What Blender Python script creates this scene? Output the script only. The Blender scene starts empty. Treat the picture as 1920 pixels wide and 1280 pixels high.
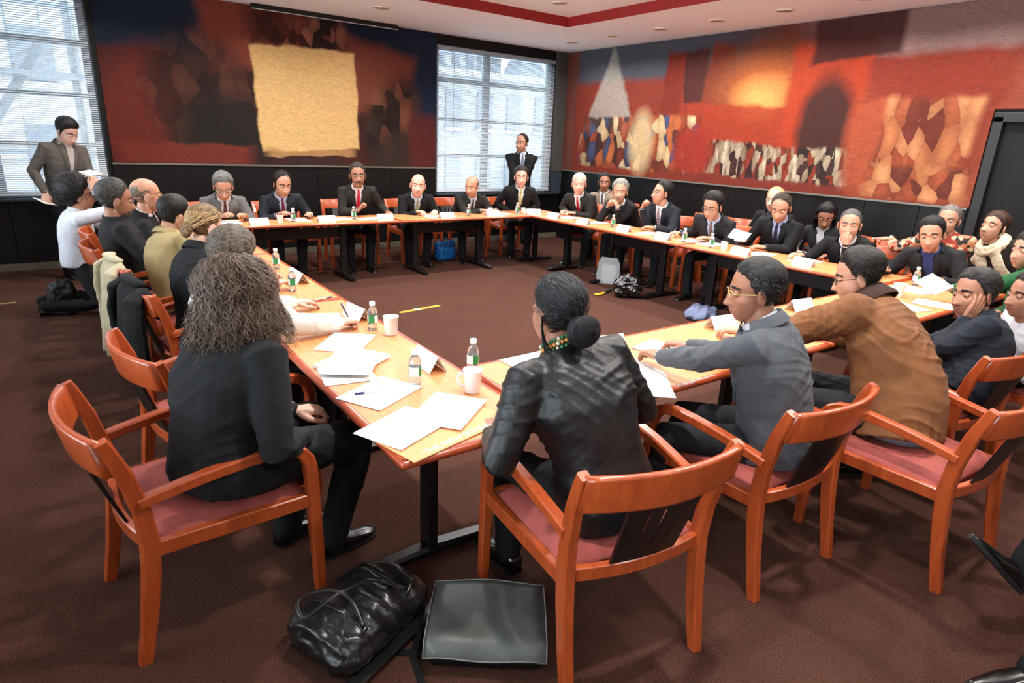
import bpy, bmesh, math, random
import numpy as np
from mathutils import Vector, Matrix, Euler
from mathutils.bvhtree import BVHTree

# ------------------------------------------------------------------ camera
scene = bpy.context.scene
col = scene.collection
rnd = random.Random(7)
CAM_H, FPX = 1.70, 1162.6
YAW, PITCH, ROLL = math.radians(36.035), math.radians(-17.911), math.radians(2.584)
cam = bpy.data.cameras.new('camera')
cam.sensor_width = 36.0
cam.lens = 36.0 * FPX / 1920.0
cam.clip_start, cam.clip_end = 0.05, 300
camo = bpy.data.objects.new('camera', cam)
col.objects.link(camo)
_d = Vector((math.sin(YAW) * math.cos(PITCH), math.cos(YAW) * math.cos(PITCH), math.sin(PITCH)))
_r = Vector((math.cos(YAW), -math.sin(YAW), 0))
_u = _r.cross(_d)
_r2 = _r * math.cos(ROLL) + _u * math.sin(ROLL)
_u2 = -_r * math.sin(ROLL) + _u * math.cos(ROLL)
_m = Matrix((_r2, _u2, -_d)).transposed().to_4x4()
_m.translation = Vector((0, 0, CAM_H))
camo.matrix_world = _m
scene.camera = camo

# ------------------------------------------------------------------ world, exposure
world = bpy.data.worlds.new('overcast_sky')
scene.world = world
world.use_nodes = True
wn = world.node_tree
bg = wn.nodes['Background']
bg.inputs[0].default_value = (0.90, 0.95, 1.0, 1)
bg.inputs[1].default_value = 13.0
vs = scene.view_settings
vs.view_transform = 'Standard'
vs.look = 'None'
vs.exposure = 0.05
vs.gamma = 1.0
vs.use_curve_mapping = False
try:
    scene.cycles.use_denoising = True
except Exception:
    pass
DOWNLIGHT_W = 21.0      # each recessed lamp of the soffit
COFFER_W = 44.0         # each recessed lamp of the raised middle ceiling

# ------------------------------------------------------------------ room dimensions
XR, YB, XL, YF = 7.60, 9.17, -1.7, -2.4      # right wall, back wall, left wall, wall behind
ZC, ZK = 3.20, 3.31                          # soffit, raised middle of the ceiling
ZW = 1.24                                    # top of the black wall panels
TT = 0.712                                   # table top

# ------------------------------------------------------------------ materials
MATS = {}
def lin(c):
    return tuple(((x / 255.0 / 12.92) if x / 255.0 <= 0.04045 else ((x / 255.0 + 0.055) / 1.055) ** 2.4) for x in c)
def mat(name, rgb, rough=0.6, metal=0.0, bump=0.0, bscale=60.0, var=0.0, vscale=8.0, coat=0.0, spec=0.5,
        emit=None, estr=0.0, trans=0.0, alpha=1.0, stretch=(1, 1, 1), detail=3.0, sheen=0.0, sub=0.0):
    """procedural material: noise colour variation + noise bump"""
    if name in MATS:
        return MATS[name]
    m = bpy.data.materials.new(name)
    m.use_nodes = True
    nt = m.node_tree
    b = nt.nodes['Principled BSDF']
    c = (*lin(rgb), 1)
    b.inputs['Base Color'].default_value = c
    b.inputs['Roughness'].default_value = rough
    b.inputs['Metallic'].default_value = metal
    b.inputs['Specular IOR Level'].default_value = spec
    b.inputs['Coat Weight'].default_value = coat
    b.inputs['Coat Roughness'].default_value = 0.15
    b.inputs['Transmission Weight'].default_value = trans
    b.inputs['Alpha'].default_value = alpha
    b.inputs['Sheen Weight'].default_value = sheen
    if sub:
        b.inputs['Subsurface Weight'].default_value = sub
        b.inputs['Subsurface Radius'].default_value = (0.012, 0.005, 0.003)
    if emit is not None:
        b.inputs['Emission Color'].default_value = (*lin(emit), 1)
        b.inputs['Emission Strength'].default_value = estr
    if bump or var:
        tc = nt.nodes.new('ShaderNodeTexCoord')
        mp = nt.nodes.new('ShaderNodeMapping')
        mp.inputs['Scale'].default_value = stretch
        nt.links.new(tc.outputs['Object'], mp.inputs['Vector'])
        if bump:
            n = nt.nodes.new('ShaderNodeTexNoise')
            n.inputs['Scale'].default_value = bscale
            n.inputs['Detail'].default_value = detail
            nt.links.new(mp.outputs[0], n.inputs['Vector'])
            bp = nt.nodes.new('ShaderNodeBump')
            bp.inputs['Strength'].default_value = bump
            bp.inputs['Distance'].default_value = 0.004
            nt.links.new(n.outputs['Fac'], bp.inputs['Height'])
            nt.links.new(bp.outputs[0], b.inputs['Normal'])
        if var:
            n2 = nt.nodes.new('ShaderNodeTexNoise')
            n2.inputs['Scale'].default_value = vscale
            n2.inputs['Detail'].default_value = 4.0
            nt.links.new(mp.outputs[0], n2.inputs['Vector'])
            mr = nt.nodes.new('ShaderNodeMapRange')
            mr.inputs[1].default_value, mr.inputs[2].default_value = 0.3, 0.7
            mr.inputs[3].default_value, mr.inputs[4].default_value = 1 - var, 1 + var
            nt.links.new(n2.outputs['Fac'], mr.inputs[0])
            mx = nt.nodes.new('ShaderNodeMix')
            mx.data_type = 'RGBA'
            mx.blend_type = 'MULTIPLY'
            mx.inputs[0].default_value = 1.0
            mx.inputs[6].default_value = c
            nt.links.new(mr.outputs[0], mx.inputs[7])
            nt.links.new(mx.outputs[2], b.inputs['Base Color'])
    MATS[name] = m
    return m

def wood(name, rgb, rgb2, rough, scale=6.0, axis=0, coat=0.3):
    if name in MATS:
        return MATS[name]
    m = mat(name, rgb, rough, coat=coat)
    nt = m.node_tree
    b = nt.nodes['Principled BSDF']
    tc = nt.nodes.new('ShaderNodeTexCoord')
    mp = nt.nodes.new('ShaderNodeMapping')
    s = [9.0, 9.0, 9.0]
    s[axis] = 0.7
    mp.inputs['Scale'].default_value = s
    nt.links.new(tc.outputs['Object'], mp.inputs[0])
    n = nt.nodes.new('ShaderNodeTexNoise')
    n.inputs['Scale'].default_value = scale
    n.inputs['Detail'].default_value = 6
    n.inputs['Distortion'].default_value = 0.6
    nt.links.new(mp.outputs[0], n.inputs['Vector'])
    cr = nt.nodes.new('ShaderNodeValToRGB')
    cr.color_ramp.elements[0].position = 0.3
    cr.color_ramp.elements[0].color = (*lin(rgb2), 1)
    cr.color_ramp.elements[1].position = 0.7
    cr.color_ramp.elements[1].color = (*lin(rgb), 1)
    nt.links.new(n.outputs['Fac'], cr.inputs[0])
    nt.links.new(cr.outputs[0], b.inputs['Base Color'])
    return m

# ------------------------------------------------------------------ mesh helpers
class MB:
    """collects verts / faces / material slots of ONE mesh"""
    def __init__(self):
        self.v, self.f, self.mi, self.sm = [], [], [], []
    def add(self, verts, faces, mi=0, smooth=True):
        o = len(self.v)
        self.v.extend([tuple(map(float, p)) for p in verts])
        for f in faces:
            self.f.append(tuple(int(i) + o for i in f))
            self.mi.append(mi)
            self.sm.append(smooth)
        return self
    def box(self, c, s, mi=0, rot=None, smooth=False):
        x, y, z = s[0] / 2, s[1] / 2, s[2] / 2
        vs_ = [(-x, -y, -z), (x, -y, -z), (x, y, -z), (-x, y, -z), (-x, -y, z), (x, -y, z), (x, y, z), (-x, y, z)]
        if rot is not None:
            vs_ = [rot @ Vector(p) for p in vs_]
        vs_ = [(p[0] + c[0], p[1] + c[1], p[2] + c[2]) for p in vs_]
        return self.add(vs_, [(0, 3, 2, 1), (4, 5, 6, 7), (0, 1, 5, 4), (1, 2, 6, 5), (2, 3, 7, 6), (3, 0, 4, 7)], mi, smooth)
    def cbox(self, c, s, ch=0.004, mi=0, rot=None):
        """box with chamfered edges"""
        x, y, z = s[0] / 2, s[1] / 2, s[2] / 2
        ch = min(ch, x * .9, y * .9, z * .9)
        bm = bmesh.new()
        bmesh.ops.create_cube(bm, size=1.0)
        for v in bm.verts:
            v.co = Vector((v.co.x * 2 * x, v.co.y * 2 * y, v.co.z * 2 * z))
        bmesh.ops.bevel(bm, geom=list(bm.edges), offset=ch, segments=2, profile=0.6, affect='EDGES')
        bm.verts.index_update()
        vs_ = [v.co.copy() for v in bm.verts]
        if rot is not None:
            vs_ = [rot @ p for p in vs_]
        vs_ = [(p[0] + c[0], p[1] + c[1], p[2] + c[2]) for p in vs_]
        fs = [[v.index for v in f.verts] for f in bm.faces]
        bm.free()
        return self.add(vs_, fs, mi, False)
    def rings(self, rings, mi=0, cap=True, closed=True, smooth=True):
        """loft a list of equal-length vertex rings"""
        n = len(rings[0])
        vs_ = [p for r in rings for p in r]
        fs = []
        for i in range(len(rings) - 1):
            for j in range(n if closed else n - 1):
                a, b_ = i * n + j, i * n + (j + 1) % n
                fs.append((a, b_, b_ + n, a + n))
        if cap and closed:
            fs.append(tuple(reversed(range(n))))
            fs.append(tuple((len(rings) - 1) * n + j for j in range(n)))
        return self.add(vs_, fs, mi, smooth)
    def tube(self, path, rad, n=10, mi=0, cap=True, up=None, smooth=True, flat=1.0, rounded=False):
        """swept round (or flattened) tube, parallel-transported"""
        P = np.array([tuple(p) for p in path], float)
        k = len(P)
        rad = [rad] * k if np.isscalar(rad) else list(rad)
        T = np.gradient(P, axis=0)
        T /= np.linalg.norm(T, axis=1)[:, None] + 1e-12
        u = np.array(up if up is not None else ((0, 0, 1) if abs(T[0][2]) < 0.9 else (1, 0, 0)), float)
        rings = []
        if rounded:
            r0, r1 = (np.min(rad[0]), np.min(rad[-1]))
            P = np.vstack([P[0] - T[0] * r0 * .9, P[0] - T[0] * r0 * .55, P, P[-1] + T[-1] * r1 * .55, P[-1] + T[-1] * r1 * .9])
            T = np.vstack([T[0], T[0], T, T[-1], T[-1]])
            mul = lambda r, k: r * k if np.isscalar(r) else (r[0] * k, r[1] * k)
            rad = [mul(rad[0], .4), mul(rad[0], .83)] + rad + [mul(rad[-1], .83), mul(rad[-1], .4)]
        for p, t, r in zip(P, T, rad):
            u = u - t * (u @ t)
            u /= np.linalg.norm(u) + 1e-12
            w = np.cross(t, u)
            rx, ry = (r, r * flat) if np.isscalar(r) else r
            rings.append([p + w * math.cos(a) * rx + u * math.sin(a) * ry for a in np.linspace(0, 2 * math.pi, n, endpoint=False)])
        return self.rings(rings, mi, cap, True, smooth)
    def bar(self, path, w, h, up=(0, 0, 1), ch=0.15, mi=0):
        """swept rectangular bar with chamfered corners; w across, h along up"""
        P = np.array([tuple(p) for p in path], float)
        T = np.gradient(P, axis=0)
        T /= np.linalg.norm(T, axis=1)[:, None] + 1e-12
        u = np.array(up, float)
        rings = []
        ws = [w] * len(P) if np.isscalar(w) else w
        hs = [h] * len(P) if np.isscalar(h) else h
        for p, t, W, H_ in zip(P, T, ws, hs):
            u_ = u - t * (u @ t)
            if np.linalg.norm(u_) > 1e-3:
                u = u_ / np.linalg.norm(u_)
            x = np.cross(t, u)
            a, b_ = W / 2, H_ / 2
            c_ = min(a, b_) * ch * 2
            sec = [(-a + c_, -b_), (a - c_, -b_), (a, -b_ + c_), (a, b_ - c_), (a - c_, b_), (-a + c_, b_), (-a, b_ - c_), (-a, -b_ + c_)]
            rings.append([p + x * q[0] + u * q[1] for q in sec])
        return self.rings(rings, mi, True, True, False)
    def lathe(self, prof, n=20, c=(0, 0, 0), mi=0, cap=True):
        rings = [[(c[0] + r * math.cos(a), c[1] + r * math.sin(a), c[2] + z) for a in np.linspace(0, 2 * math.pi, n, endpoint=False)] for r, z in prof]
        return self.rings(rings, mi, cap, True, True)
    def sphere(self, c, r, nu=12, nv=8, mi=0, rot=None):
        r = (r, r, r) if np.isscalar(r) else r
        vs_, fs = [], []
        for i in range(nv + 1):
            ph = -math.pi / 2 + math.pi * i / nv
            for j in range(nu):
                th = 2 * math.pi * j / nu
                p = Vector((math.cos(ph) * math.cos(th) * r[0], math.cos(ph) * math.sin(th) * r[1], math.sin(ph) * r[2]))
                if rot is not None:
                    p = rot @ p
                vs_.append((p.x + c[0], p.y + c[1], p.z + c[2]))
        for i in range(nv):
            for j in range(nu):
                a, b_ = i * nu + j, i * nu + (j + 1) % nu
                fs.append((a, b_, b_ + nu, a + nu))
        return self.add(vs_, fs, mi, True)
    def grid(self, pts, mi=0, smooth=True, thick=0.0, normal=None):
        """pts[i][j] grid; optional thickness along a fixed normal"""
        ni, nj = len(pts), len(pts[0])
        vs_ = [p for row in pts for p in row]
        fs = [(i * nj + j, i * nj + j + 1, (i + 1) * nj + j + 1, (i + 1) * nj + j) for i in range(ni - 1) for j in range(nj - 1)]
        if thick:
            N = Vector(normal) * thick
            o = len(vs_)
            vs_ += [tuple(Vector(p) - N) for p in vs_]
            fs += [tuple(reversed([q + o for q in f])) for f in fs]
            edge = [j for j in range(nj)] + [i * nj + nj - 1 for i in range(1, ni)] + [(ni - 1) * nj + j for j in range(nj - 2, -1, -1)] + [i * nj for i in range(ni - 2, 0, -1)]
            for a, b_ in zip(edge, edge[1:] + edge[:1]):
                fs.append((a, a + o, b_ + o, b_))
        return self.add(vs_, fs, mi, smooth)
    def mesh(self, name, mats):
        me = bpy.data.meshes.new(name)
        me.from_pydata(self.v, [], self.f)
        me.polygons.foreach_set('material_index', self.mi)
        me.polygons.foreach_set('use_smooth', self.sm)
        for m in (mats if isinstance(mats, (list, tuple)) else [mats]):
            me.materials.append(m)
        me.update()
        return me
    def build(self, name, mats, parent=None, fixn=False):
        me = self.mesh(name, mats)
        if fixn:
            bm = bmesh.new()
            bm.from_mesh(me)
            bmesh.ops.recalc_face_normals(bm, faces=list(bm.faces))
            bm.to_mesh(me)
            bm.free()
        o = bpy.data.objects.new(name, me)
        col.objects.link(o)
        if parent is not None:
            o.parent = parent
        return o

def tag(o, label=None, cat=None, group=None, kind=None):
    if label:
        o['label'] = label
    if cat:
        o['category'] = cat
    if group:
        o['group'] = group
    if kind:
        o['kind'] = kind
    return o
def empty(name, loc=(0, 0, 0), rz=0.0, label=None, cat=None, group=None):
    o = bpy.data.objects.new(name, None)
    o.empty_display_size = 0.1
    col.objects.link(o)
    o.location = loc
    o.rotation_euler = (0, 0, rz)
    return tag(o, label, cat, group)
def struct(name, mb, m, parent=None, fixn=True):
    o = mb.build(name, m, parent, fixn)
    if parent is None:
        o['kind'] = 'structure'
    return o
def copy_tree(o, parent=None):
    c = o.copy()
    col.objects.link(c)
    c.parent = parent
    for ch in list(o.children):
        copy_tree(ch, c)
    return c
def smoothstep(a, b, x):
    t = np.clip((x - a) / (b - a), 0, 1)
    return t * t * (3 - 2 * t)
# ================================================================== the room
def carpet_mat():
    m = mat('carpet_brown', (96, 66, 58), 0.97, spec=0.1)
    nt = m.node_tree
    b = nt.nodes['Principled BSDF']
    tc = nt.nodes.new('ShaderNodeTexCoord')
    n1 = nt.nodes.new('ShaderNodeTexNoise')
    n1.inputs['Scale'].default_value = 170
    n1.inputs['Detail'].default_value = 2
    n2 = nt.nodes.new('ShaderNodeTexNoise')
    n2.inputs['Scale'].default_value = 2.2
    n2.inputs['Detail'].default_value = 3
    w = nt.nodes.new('ShaderNodeTexWave')
    w.inputs['Scale'].default_value = 48
    w.inputs['Distortion'].default_value = 0.6
    for n in (n1, n2, w):
        nt.links.new(tc.outputs['Object'], n.inputs['Vector'])
    cr = nt.nodes.new('ShaderNodeValToRGB')
    cr.color_ramp.elements[0].position, cr.color_ramp.elements[1].position = 0.3, 0.72
    cr.color_ramp.elements[0].color = (*lin((57, 36, 30)), 1)
    cr.color_ramp.elements[1].color = (*lin((98, 63, 52)), 1)
    nt.links.new(n1.outputs['Fac'], cr.inputs[0])
    mx = nt.nodes.new('ShaderNodeMix')
    mx.data_type = 'RGBA'
    mx.blend_type = 'MULTIPLY'
    mx.inputs[0].default_value = 0.35
    nt.links.new(cr.outputs[0], mx.inputs[6])
    nt.links.new(n2.outputs['Fac'], mx.inputs[7])
    mx2 = nt.nodes.new('ShaderNodeMix')
    mx2.data_type = 'RGBA'
    mx2.blend_type = 'MULTIPLY'
    mx2.inputs[0].default_value = 0.14
    nt.links.new(mx.outputs[2], mx2.inputs[6])
    nt.links.new(w.outputs['Fac'], mx2.inputs[7])
    nt.links.new(mx2.outputs[2], b.inputs['Base Color'])
    bp = nt.nodes.new('ShaderNodeBump')
    bp.inputs['Strength'].default_value = 0.6
    bp.inputs['Distance'].default_value = 0.004
    nt.links.new(n1.outputs['Fac'], bp.inputs['Height'])
    nt.links.new(bp.outputs[0], b.inputs['Normal'])
    return m
M_carpet = carpet_mat()
M_white = mat('ceiling_white', (242, 244, 248), 0.9, bump=0.05, bscale=90)
M_red = mat('trim_red', (150, 30, 28), 0.5)
M_panel = mat('black_panel', (9, 9, 9), 0.42, spec=.35, var=0.2, vscale=3, bump=0.04, bscale=14)
M_panelgap = mat('panel_gap', (10, 10, 10), 0.7)
M_wallblack = mat('wall_black', (14, 14, 13), 0.6, spec=.3)
M_ledge = mat('ledge_grey', (116, 112, 104), 0.4, metal=0.3)
M_base = mat('baseboard_dark', (92, 86, 74), 0.5)
M_grey = mat('pilaster_grey', (66, 64, 62), 0.7, bump=0.05, bscale=20)
M_brownwall = mat('brown_wall_paint', (96, 44, 32), 0.8, var=0.18, vscale=4)
M_frame = mat('window_frame_bluegrey', (150, 170, 182), 0.5)
M_jamb = mat('window_jamb_blue', (52, 70, 84), 0.5)
M_slat = mat('blind_slat_white', (214, 220, 224), 0.5)
M_cord = mat('blind_cord_grey', (190, 194, 196), 0.7)

def glass_mat(name='window_glass', tint=(0.93, 0.96, 0.98)):
    m = bpy.data.materials.new(name)
    m.use_nodes = True
    nt = m.node_tree
    for n in list(nt.nodes):
        nt.nodes.remove(n)
    o = nt.nodes.new('ShaderNodeOutputMaterial')
    t = nt.nodes.new('ShaderNodeBsdfTransparent')
    t.inputs[0].default_value = (*tint, 1)
    g = nt.nodes.new('ShaderNodeBsdfGlossy')
    g.inputs['Roughness'].default_value = 0.05
    fr = nt.nodes.new('ShaderNodeFresnel')
    fr.inputs[0].default_value = 1.45
    mx = nt.nodes.new('ShaderNodeMixShader')
    nt.links.new(fr.outputs[0], mx.inputs[0])
    nt.links.new(t.outputs[0], mx.inputs[1])
    nt.links.new(g.outputs[0], mx.inputs[2])
    nt.links.new(mx.outputs[0], o.inputs[0])
    return m
M_glass = glass_mat()
M_glass_dim = glass_mat('window_glass_dimmed', (.72, .77, .80))  # glass colour darkened to dim the bright sky behind the back windows

struct('floor', MB().box(((XL + XR) / 2, (YF + YB) / 2, -0.05), (XR - XL + .4, YB - YF + .4, 0.1)), M_carpet)

# windows in the back wall: (x0, x1, z0, z1, vertical mullions, horizontal mullions)
WIN = [(-1.55, 0.52, 0.83, 3.06, (-0.55,), (2.55, 1.985, 1.435)),
       (4.99, 7.33, 0.83, 3.06, (5.98,), (2.57, 1.985, 1.435))]
wb = MB()
def wallbox(mb, x0, x1, z0, z1, y0=YB, t=0.25):
    mb.box(((x0 + x1) / 2, y0 + t / 2, (z0 + z1) / 2), (x1 - x0, t, z1 - z0))
wallbox(wb, XL - .2, WIN[0][0], 0, ZC)
wallbox(wb, WIN[0][0], WIN[0][1], 0, WIN[0][2]); wallbox(wb, WIN[0][0], WIN[0][1], WIN[0][3], ZC)
wallbox(wb, WIN[0][1], WIN[1][0], 0, ZC)
wallbox(wb, WIN[1][0], WIN[1][1], 0, WIN[1][2]); wallbox(wb, WIN[1][0], WIN[1][1], WIN[1][3], ZC)
wallbox(wb, WIN[1][1], XR + .2, 0, ZC)
wall_back = struct('wall_back', wb, M_wallblack)
DY0, DY1, DZ = 1.45, 2.52, 2.13       # doorway in the right wall
rw = MB()
rw.box((XR + .1, (DY1 + YB) / 2, ZC / 2), (.2, YB - DY1, ZC))
rw.box((XR + .1, (YF + DY0) / 2, ZC / 2), (.2, DY0 - YF, ZC))
rw.box((XR + .1, (DY0 + DY1) / 2, (DZ + ZC) / 2), (.2, DY1 - DY0, ZC - DZ))
wall_right = struct('wall_right', rw, M_wallblack)
LWIN_ADDED = [(-1.6, .9), (1.7, 4.2), (5.0, 7.5)]     # unseen windows added to the left wall to let in daylight
lw = MB()
ys_ = [YF] + [v for w_ in LWIN_ADDED for v in w_] + [YB]
for a, b_ in zip(ys_[0::2], ys_[1::2]):
    lw.box((XL - .125, (a + b_) / 2, ZC / 2), (.25, b_ - a, ZC))
for a, b_ in LWIN_ADDED:
    lw.box((XL - .125, (a + b_) / 2, .415), (.25, b_ - a, .83))
    lw.box((XL - .125, (a + b_) / 2, (3.06 + ZC) / 2), (.25, b_ - a, ZC - 3.06))
wall_left = struct('wall_left', lw, mat('wall_left_paint', (196, 192, 186), 0.85))
wall_front = struct('wall_front', MB().box(((XL + XR) / 2, YF - .1, ZC / 2), (XR - XL + .4, .2, ZC)), mat('wall_front_paint', (176, 168, 158), 0.85))

# soffit with the raised middle
CX0, CX1, CY0, CY1 = 0.4, 5.93, -0.6, 7.19
cm = MB()
def slab(x0, x1, y0, y1):
    cm.box(((x0 + x1) / 2, (y0 + y1) / 2, ZC + .06), (x1 - x0, y1 - y0, .12))
slab(XL - .2, XR + .2, CY1, YB + .2)
slab(XL - .2, XR + .2, YF - .2, CY0)
slab(XL - .2, CX0, CY0, CY1)
slab(CX1, XR + .2, CY0, CY1)
cm.box(((CX0 + CX1) / 2, (CY0 + CY1) / 2, ZK + .03), (CX1 - CX0 + .3, CY1 - CY0 + .3, .06))
struct('ceiling', cm, M_white)
tr = MB()
tr.box(((CX0 + CX1) / 2, CY1 - .006, (ZC + ZK) / 2 - .004), (CX1 - CX0, .012, ZK - ZC + .008))
tr.box(((CX0 + CX1) / 2, CY0 + .006, (ZC + ZK) / 2 - .004), (CX1 - CX0, .012, ZK - ZC + .008))
tr.box((CX1 - .006, (CY0 + CY1) / 2, (ZC + ZK) / 2 - .004), (.012, CY1 - CY0 - .024, ZK - ZC + .008))
tr.box((CX0 + .006, (CY0 + CY1) / 2, (ZC + ZK) / 2 - .004), (.012, CY1 - CY0 - .024, ZK - ZC + .008))
struct('trim_1', tr, M_red)

# black wall panels, each a piece of its wall
def panel_x(x0, x1, z0, z1):
    MB().cbox(((x0 + x1) / 2, YB - .011, (z0 + z1) / 2), (x1 - x0 - .006, .018, z1 - z0), .003).build('panel', M_panel, wall_back)
for x0, x1 in ((.56, 1.72), (1.72, 3.06), (3.06, 4.22), (4.22, 4.985)):
    panel_x(x0, x1, .09, ZW - .02)
for x0, x1 in ((XL, -.5), (-.5, .56), (4.985, 6.1), (6.1, 7.33), (7.33, XR - .012)):
    panel_x(x0, x1, .09, .80)
def panel_y(y0, y1, z0, z1, m=M_panel):
    MB().cbox((XR - .011, (y0 + y1) / 2, (z0 + z1) / 2), (.018, y1 - y0 - .006, z1 - z0), .003).build('panel', m, wall_right)
ys = [YB - .03, 7.9, 6.65, 5.35, 4.48, 3.61, 3.03, DY1 + .06]
for a, b_ in zip(ys[:-1], ys[1:]):
    panel_y(b_, a, .09, ZW - .02)
for a, b_ in ((DY0 - .06, .3), (.3, -1.0), (-1.0, YF + .02)):
    panel_y(b_, a, .09, ZC - .02)
# ledge under the paintings, baseboards
struct('trim_2', MB().cbox(((.56 + 4.985) / 2, YB - .022, ZW - .008), (4.985 - .56, .04, .022), .004), M_ledge)
struct('trim_3', MB().cbox((XR - .022, (YB - .05 + DY1 + .05) / 2, ZW - .008), (.04, YB - DY1 - .12, .022), .004), M_ledge)
struct('baseboard_back', MB().cbox(((XL + XR) / 2, YB - .016, .045), (XR - XL - .05, .028, .088), .004), M_base)
struct('baseboard_right', MB().cbox((XR - .016, (DY1 + .05 + YB - .04) / 2, .045), (.028, YB - DY1 - .1, .088), .004), M_wallblack)
# pilaster between window and corner, brown return of the right wall
MB().cbox(((7.345 + XR - .002) / 2, YB - .03, (.80 + ZC - .005) / 2 + .2), (XR - 7.35, .056, ZC - 1.21), .004).build('pilaster', M_grey, wall_back)
MB().cbox(((7.345 + XR - .002) / 2, YB - .03, 1.0), (XR - 7.35, .056, .4), .004).build('pilaster_base', mat('pilaster_base_blue', (40, 52, 62), .6), wall_back)
MB().cbox((XR - .012, YB - .19, (ZW + ZC) / 2), (.02, .30, ZC - ZW - .01), .002).build('painted_strip', M_brownwall, wall_right)
# door in the right wall
door = empty('door_1', (XR, (DY0 + DY1) / 2, 0))
door['kind'] = 'structure'
M_door = mat('door_black', (9, 9, 9), .6, spec=.3, var=.1)
MB().cbox((.05, 0, DZ / 2 - .005), (.045, DY1 - DY0 - .09, DZ - .05), .004).build('door_leaf', M_door, door)
fr = MB()
for s in (-1, 1):
    fr.cbox((-.01, s * ((DY1 - DY0) / 2 - .01), DZ / 2), (.06, .09, DZ), .006)
fr.cbox((-.01, 0, DZ - .01), (.06, DY1 - DY0 + .07, .09), .006)
fr.build('door_frame', mat('door_frame_black', (20, 20, 19), .45), door)
h = MB()
h.tube([(.03, -.40, 1.0), (-.02, -.40, 1.0), (-.02, -.28, 1.0)], .011, 8)
h.build('door_handle', mat('door_chrome', (190, 190, 190), .25, metal=1), door)

# windows with venetian blinds
def window(n, x0, x1, z0, z1, vm, hm, left=False):
    w = empty('window_%d' % n, (XL - .12, (x0 + x1) / 2, z0) if left else ((x0 + x1) / 2, YB + .12, z0), math.pi / 2 if left else 0)
    w['kind'] = 'structure'
    cx, cz = (x0 + x1) / 2, z0
    f = MB()
    t = .05
    f.cbox((x0 + .045 - cx, 0, (z1 - z0) / 2), (.09, .09, z1 - z0), .006)
    f.cbox((x1 - .045 - cx, 0, (z1 - z0) / 2), (.09, .09, z1 - z0), .006)
    f.cbox((0, 0, .035), (x1 - x0 - .18, .09, .07), .006)
    f.cbox((0, 0, z1 - z0 - .035), (x1 - x0 - .18, .09, .07), .006)
    f.build('window_frame', M_frame, w)
    for x in vm:
        MB().cbox((x - cx, -.005, (z1 - z0) / 2), (.12, .08, z1 - z0 - .14), .006).build('mullion', M_frame, w)
    xs = [x0 + .09] + sorted(vm) + [x1 - .09]
    zs = [z0 + .07] + sorted(hm) + [z1 - .07]
    for i in range(len(xs) - 1):
        a = xs[i] + (.06 if i else 0)
        b_ = xs[i + 1] - (.06 if i < len(xs) - 2 else 0)
        for z in hm:
            MB().cbox(((a + b_) / 2 - cx, 0, z - cz), (b_ - a, .07, .062), .006).build('glazing_bar', M_frame, w)
        for k in range(len(zs) - 1):
            za = zs[k] + (.031 if k else 0)
            zb = zs[k + 1] - (.031 if k < len(zs) - 2 else 0)
            MB().box(((a + b_) / 2 - cx, .01, (za + zb) / 2 - cz), (b_ - a - .002, .006, zb - za - .002)).build('pane', M_glass if left else M_glass_dim, w)
    MB().cbox((0, -.16, -.012), (x1 - x0 + .06, .16, .03), .006).build('window_sill', mat('sill_dark', (38, 44, 48), .5), w)
    j = MB()
    for s in (-1, 1):
        j.box((s * ((x1 - x0) / 2 - .008), -.07, (z1 - z0) / 2), (.016, .10, z1 - z0))
    j.build('jamb_lining', M_jamb, w)
    return w
window(1, *WIN[0])
window(2, *WIN[1])
for k, (a, b_) in enumerate(LWIN_ADDED):  # unseen windows, added for their daylight
    window(3 + k, a, b_, .83, 3.06, ((a + b_) / 2,), (2.57, 1.985, 1.435), True)

def blind(label, x0, x1, z0, z1):
    b_ = empty('venetian_blind', ((x0 + x1) / 2, YB - .028, z0), 0, label, 'blind')
    w = x1 - x0
    hh = z1 - z0
    MB().cbox((0, 0, hh - .025), (w, .04, .05), .005).build('headrail', mat('headrail_grey', (150, 160, 166), .5), b_)
    MB().cbox((0, 0, .012), (w, .028, .022), .005).build('bottom_rail', M_slat, b_)
    s = MB()
    pitch = .0235
    n = int((hh - .09) / pitch)
    a = math.radians(30)
    for i in range(n):
        z = .04 + i * pitch
        dy, dz = math.cos(a) * .0125, math.sin(a) * .0125
        pts = []
        for t, cr in ((-1, 0), (-.4, .0016), (.4, .0016), (1, 0)):
            pts.append((t * dy, z + t * dz + cr))
        o = [(-w / 2, p[0], p[1]) for p in pts]
        q = [(w / 2, p[0], p[1]) for p in pts]
        s.add(o + q, [(k, k + 1, k + 5, k + 4) for k in range(3)], 0, True)
    so = s.build('slats', M_slat, b_)
    so['kind'] = 'stuff'
    for k in range(4):
        x = -w / 2 + .15 + (w - .3) * k / 3
        MB().tube([(x, -.016, .02), (x, -.016, hh - .04)], .0018, 5).build('ladder_cord', M_cord, b_)
    MB().tube([(-w / 2 + .28, -.024, hh - .05), (-w / 2 + .28, -.026, hh * .42)], .004, 6).build('tilt_wand', M_cord, b_)
    return b_
blind('white venetian blind behind the standing man with the notebook', -1.5, .50, .86, 3.04)
blind('white venetian blind behind the man standing with clasped hands', 5.0, 7.31, .86, 3.04)

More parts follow.
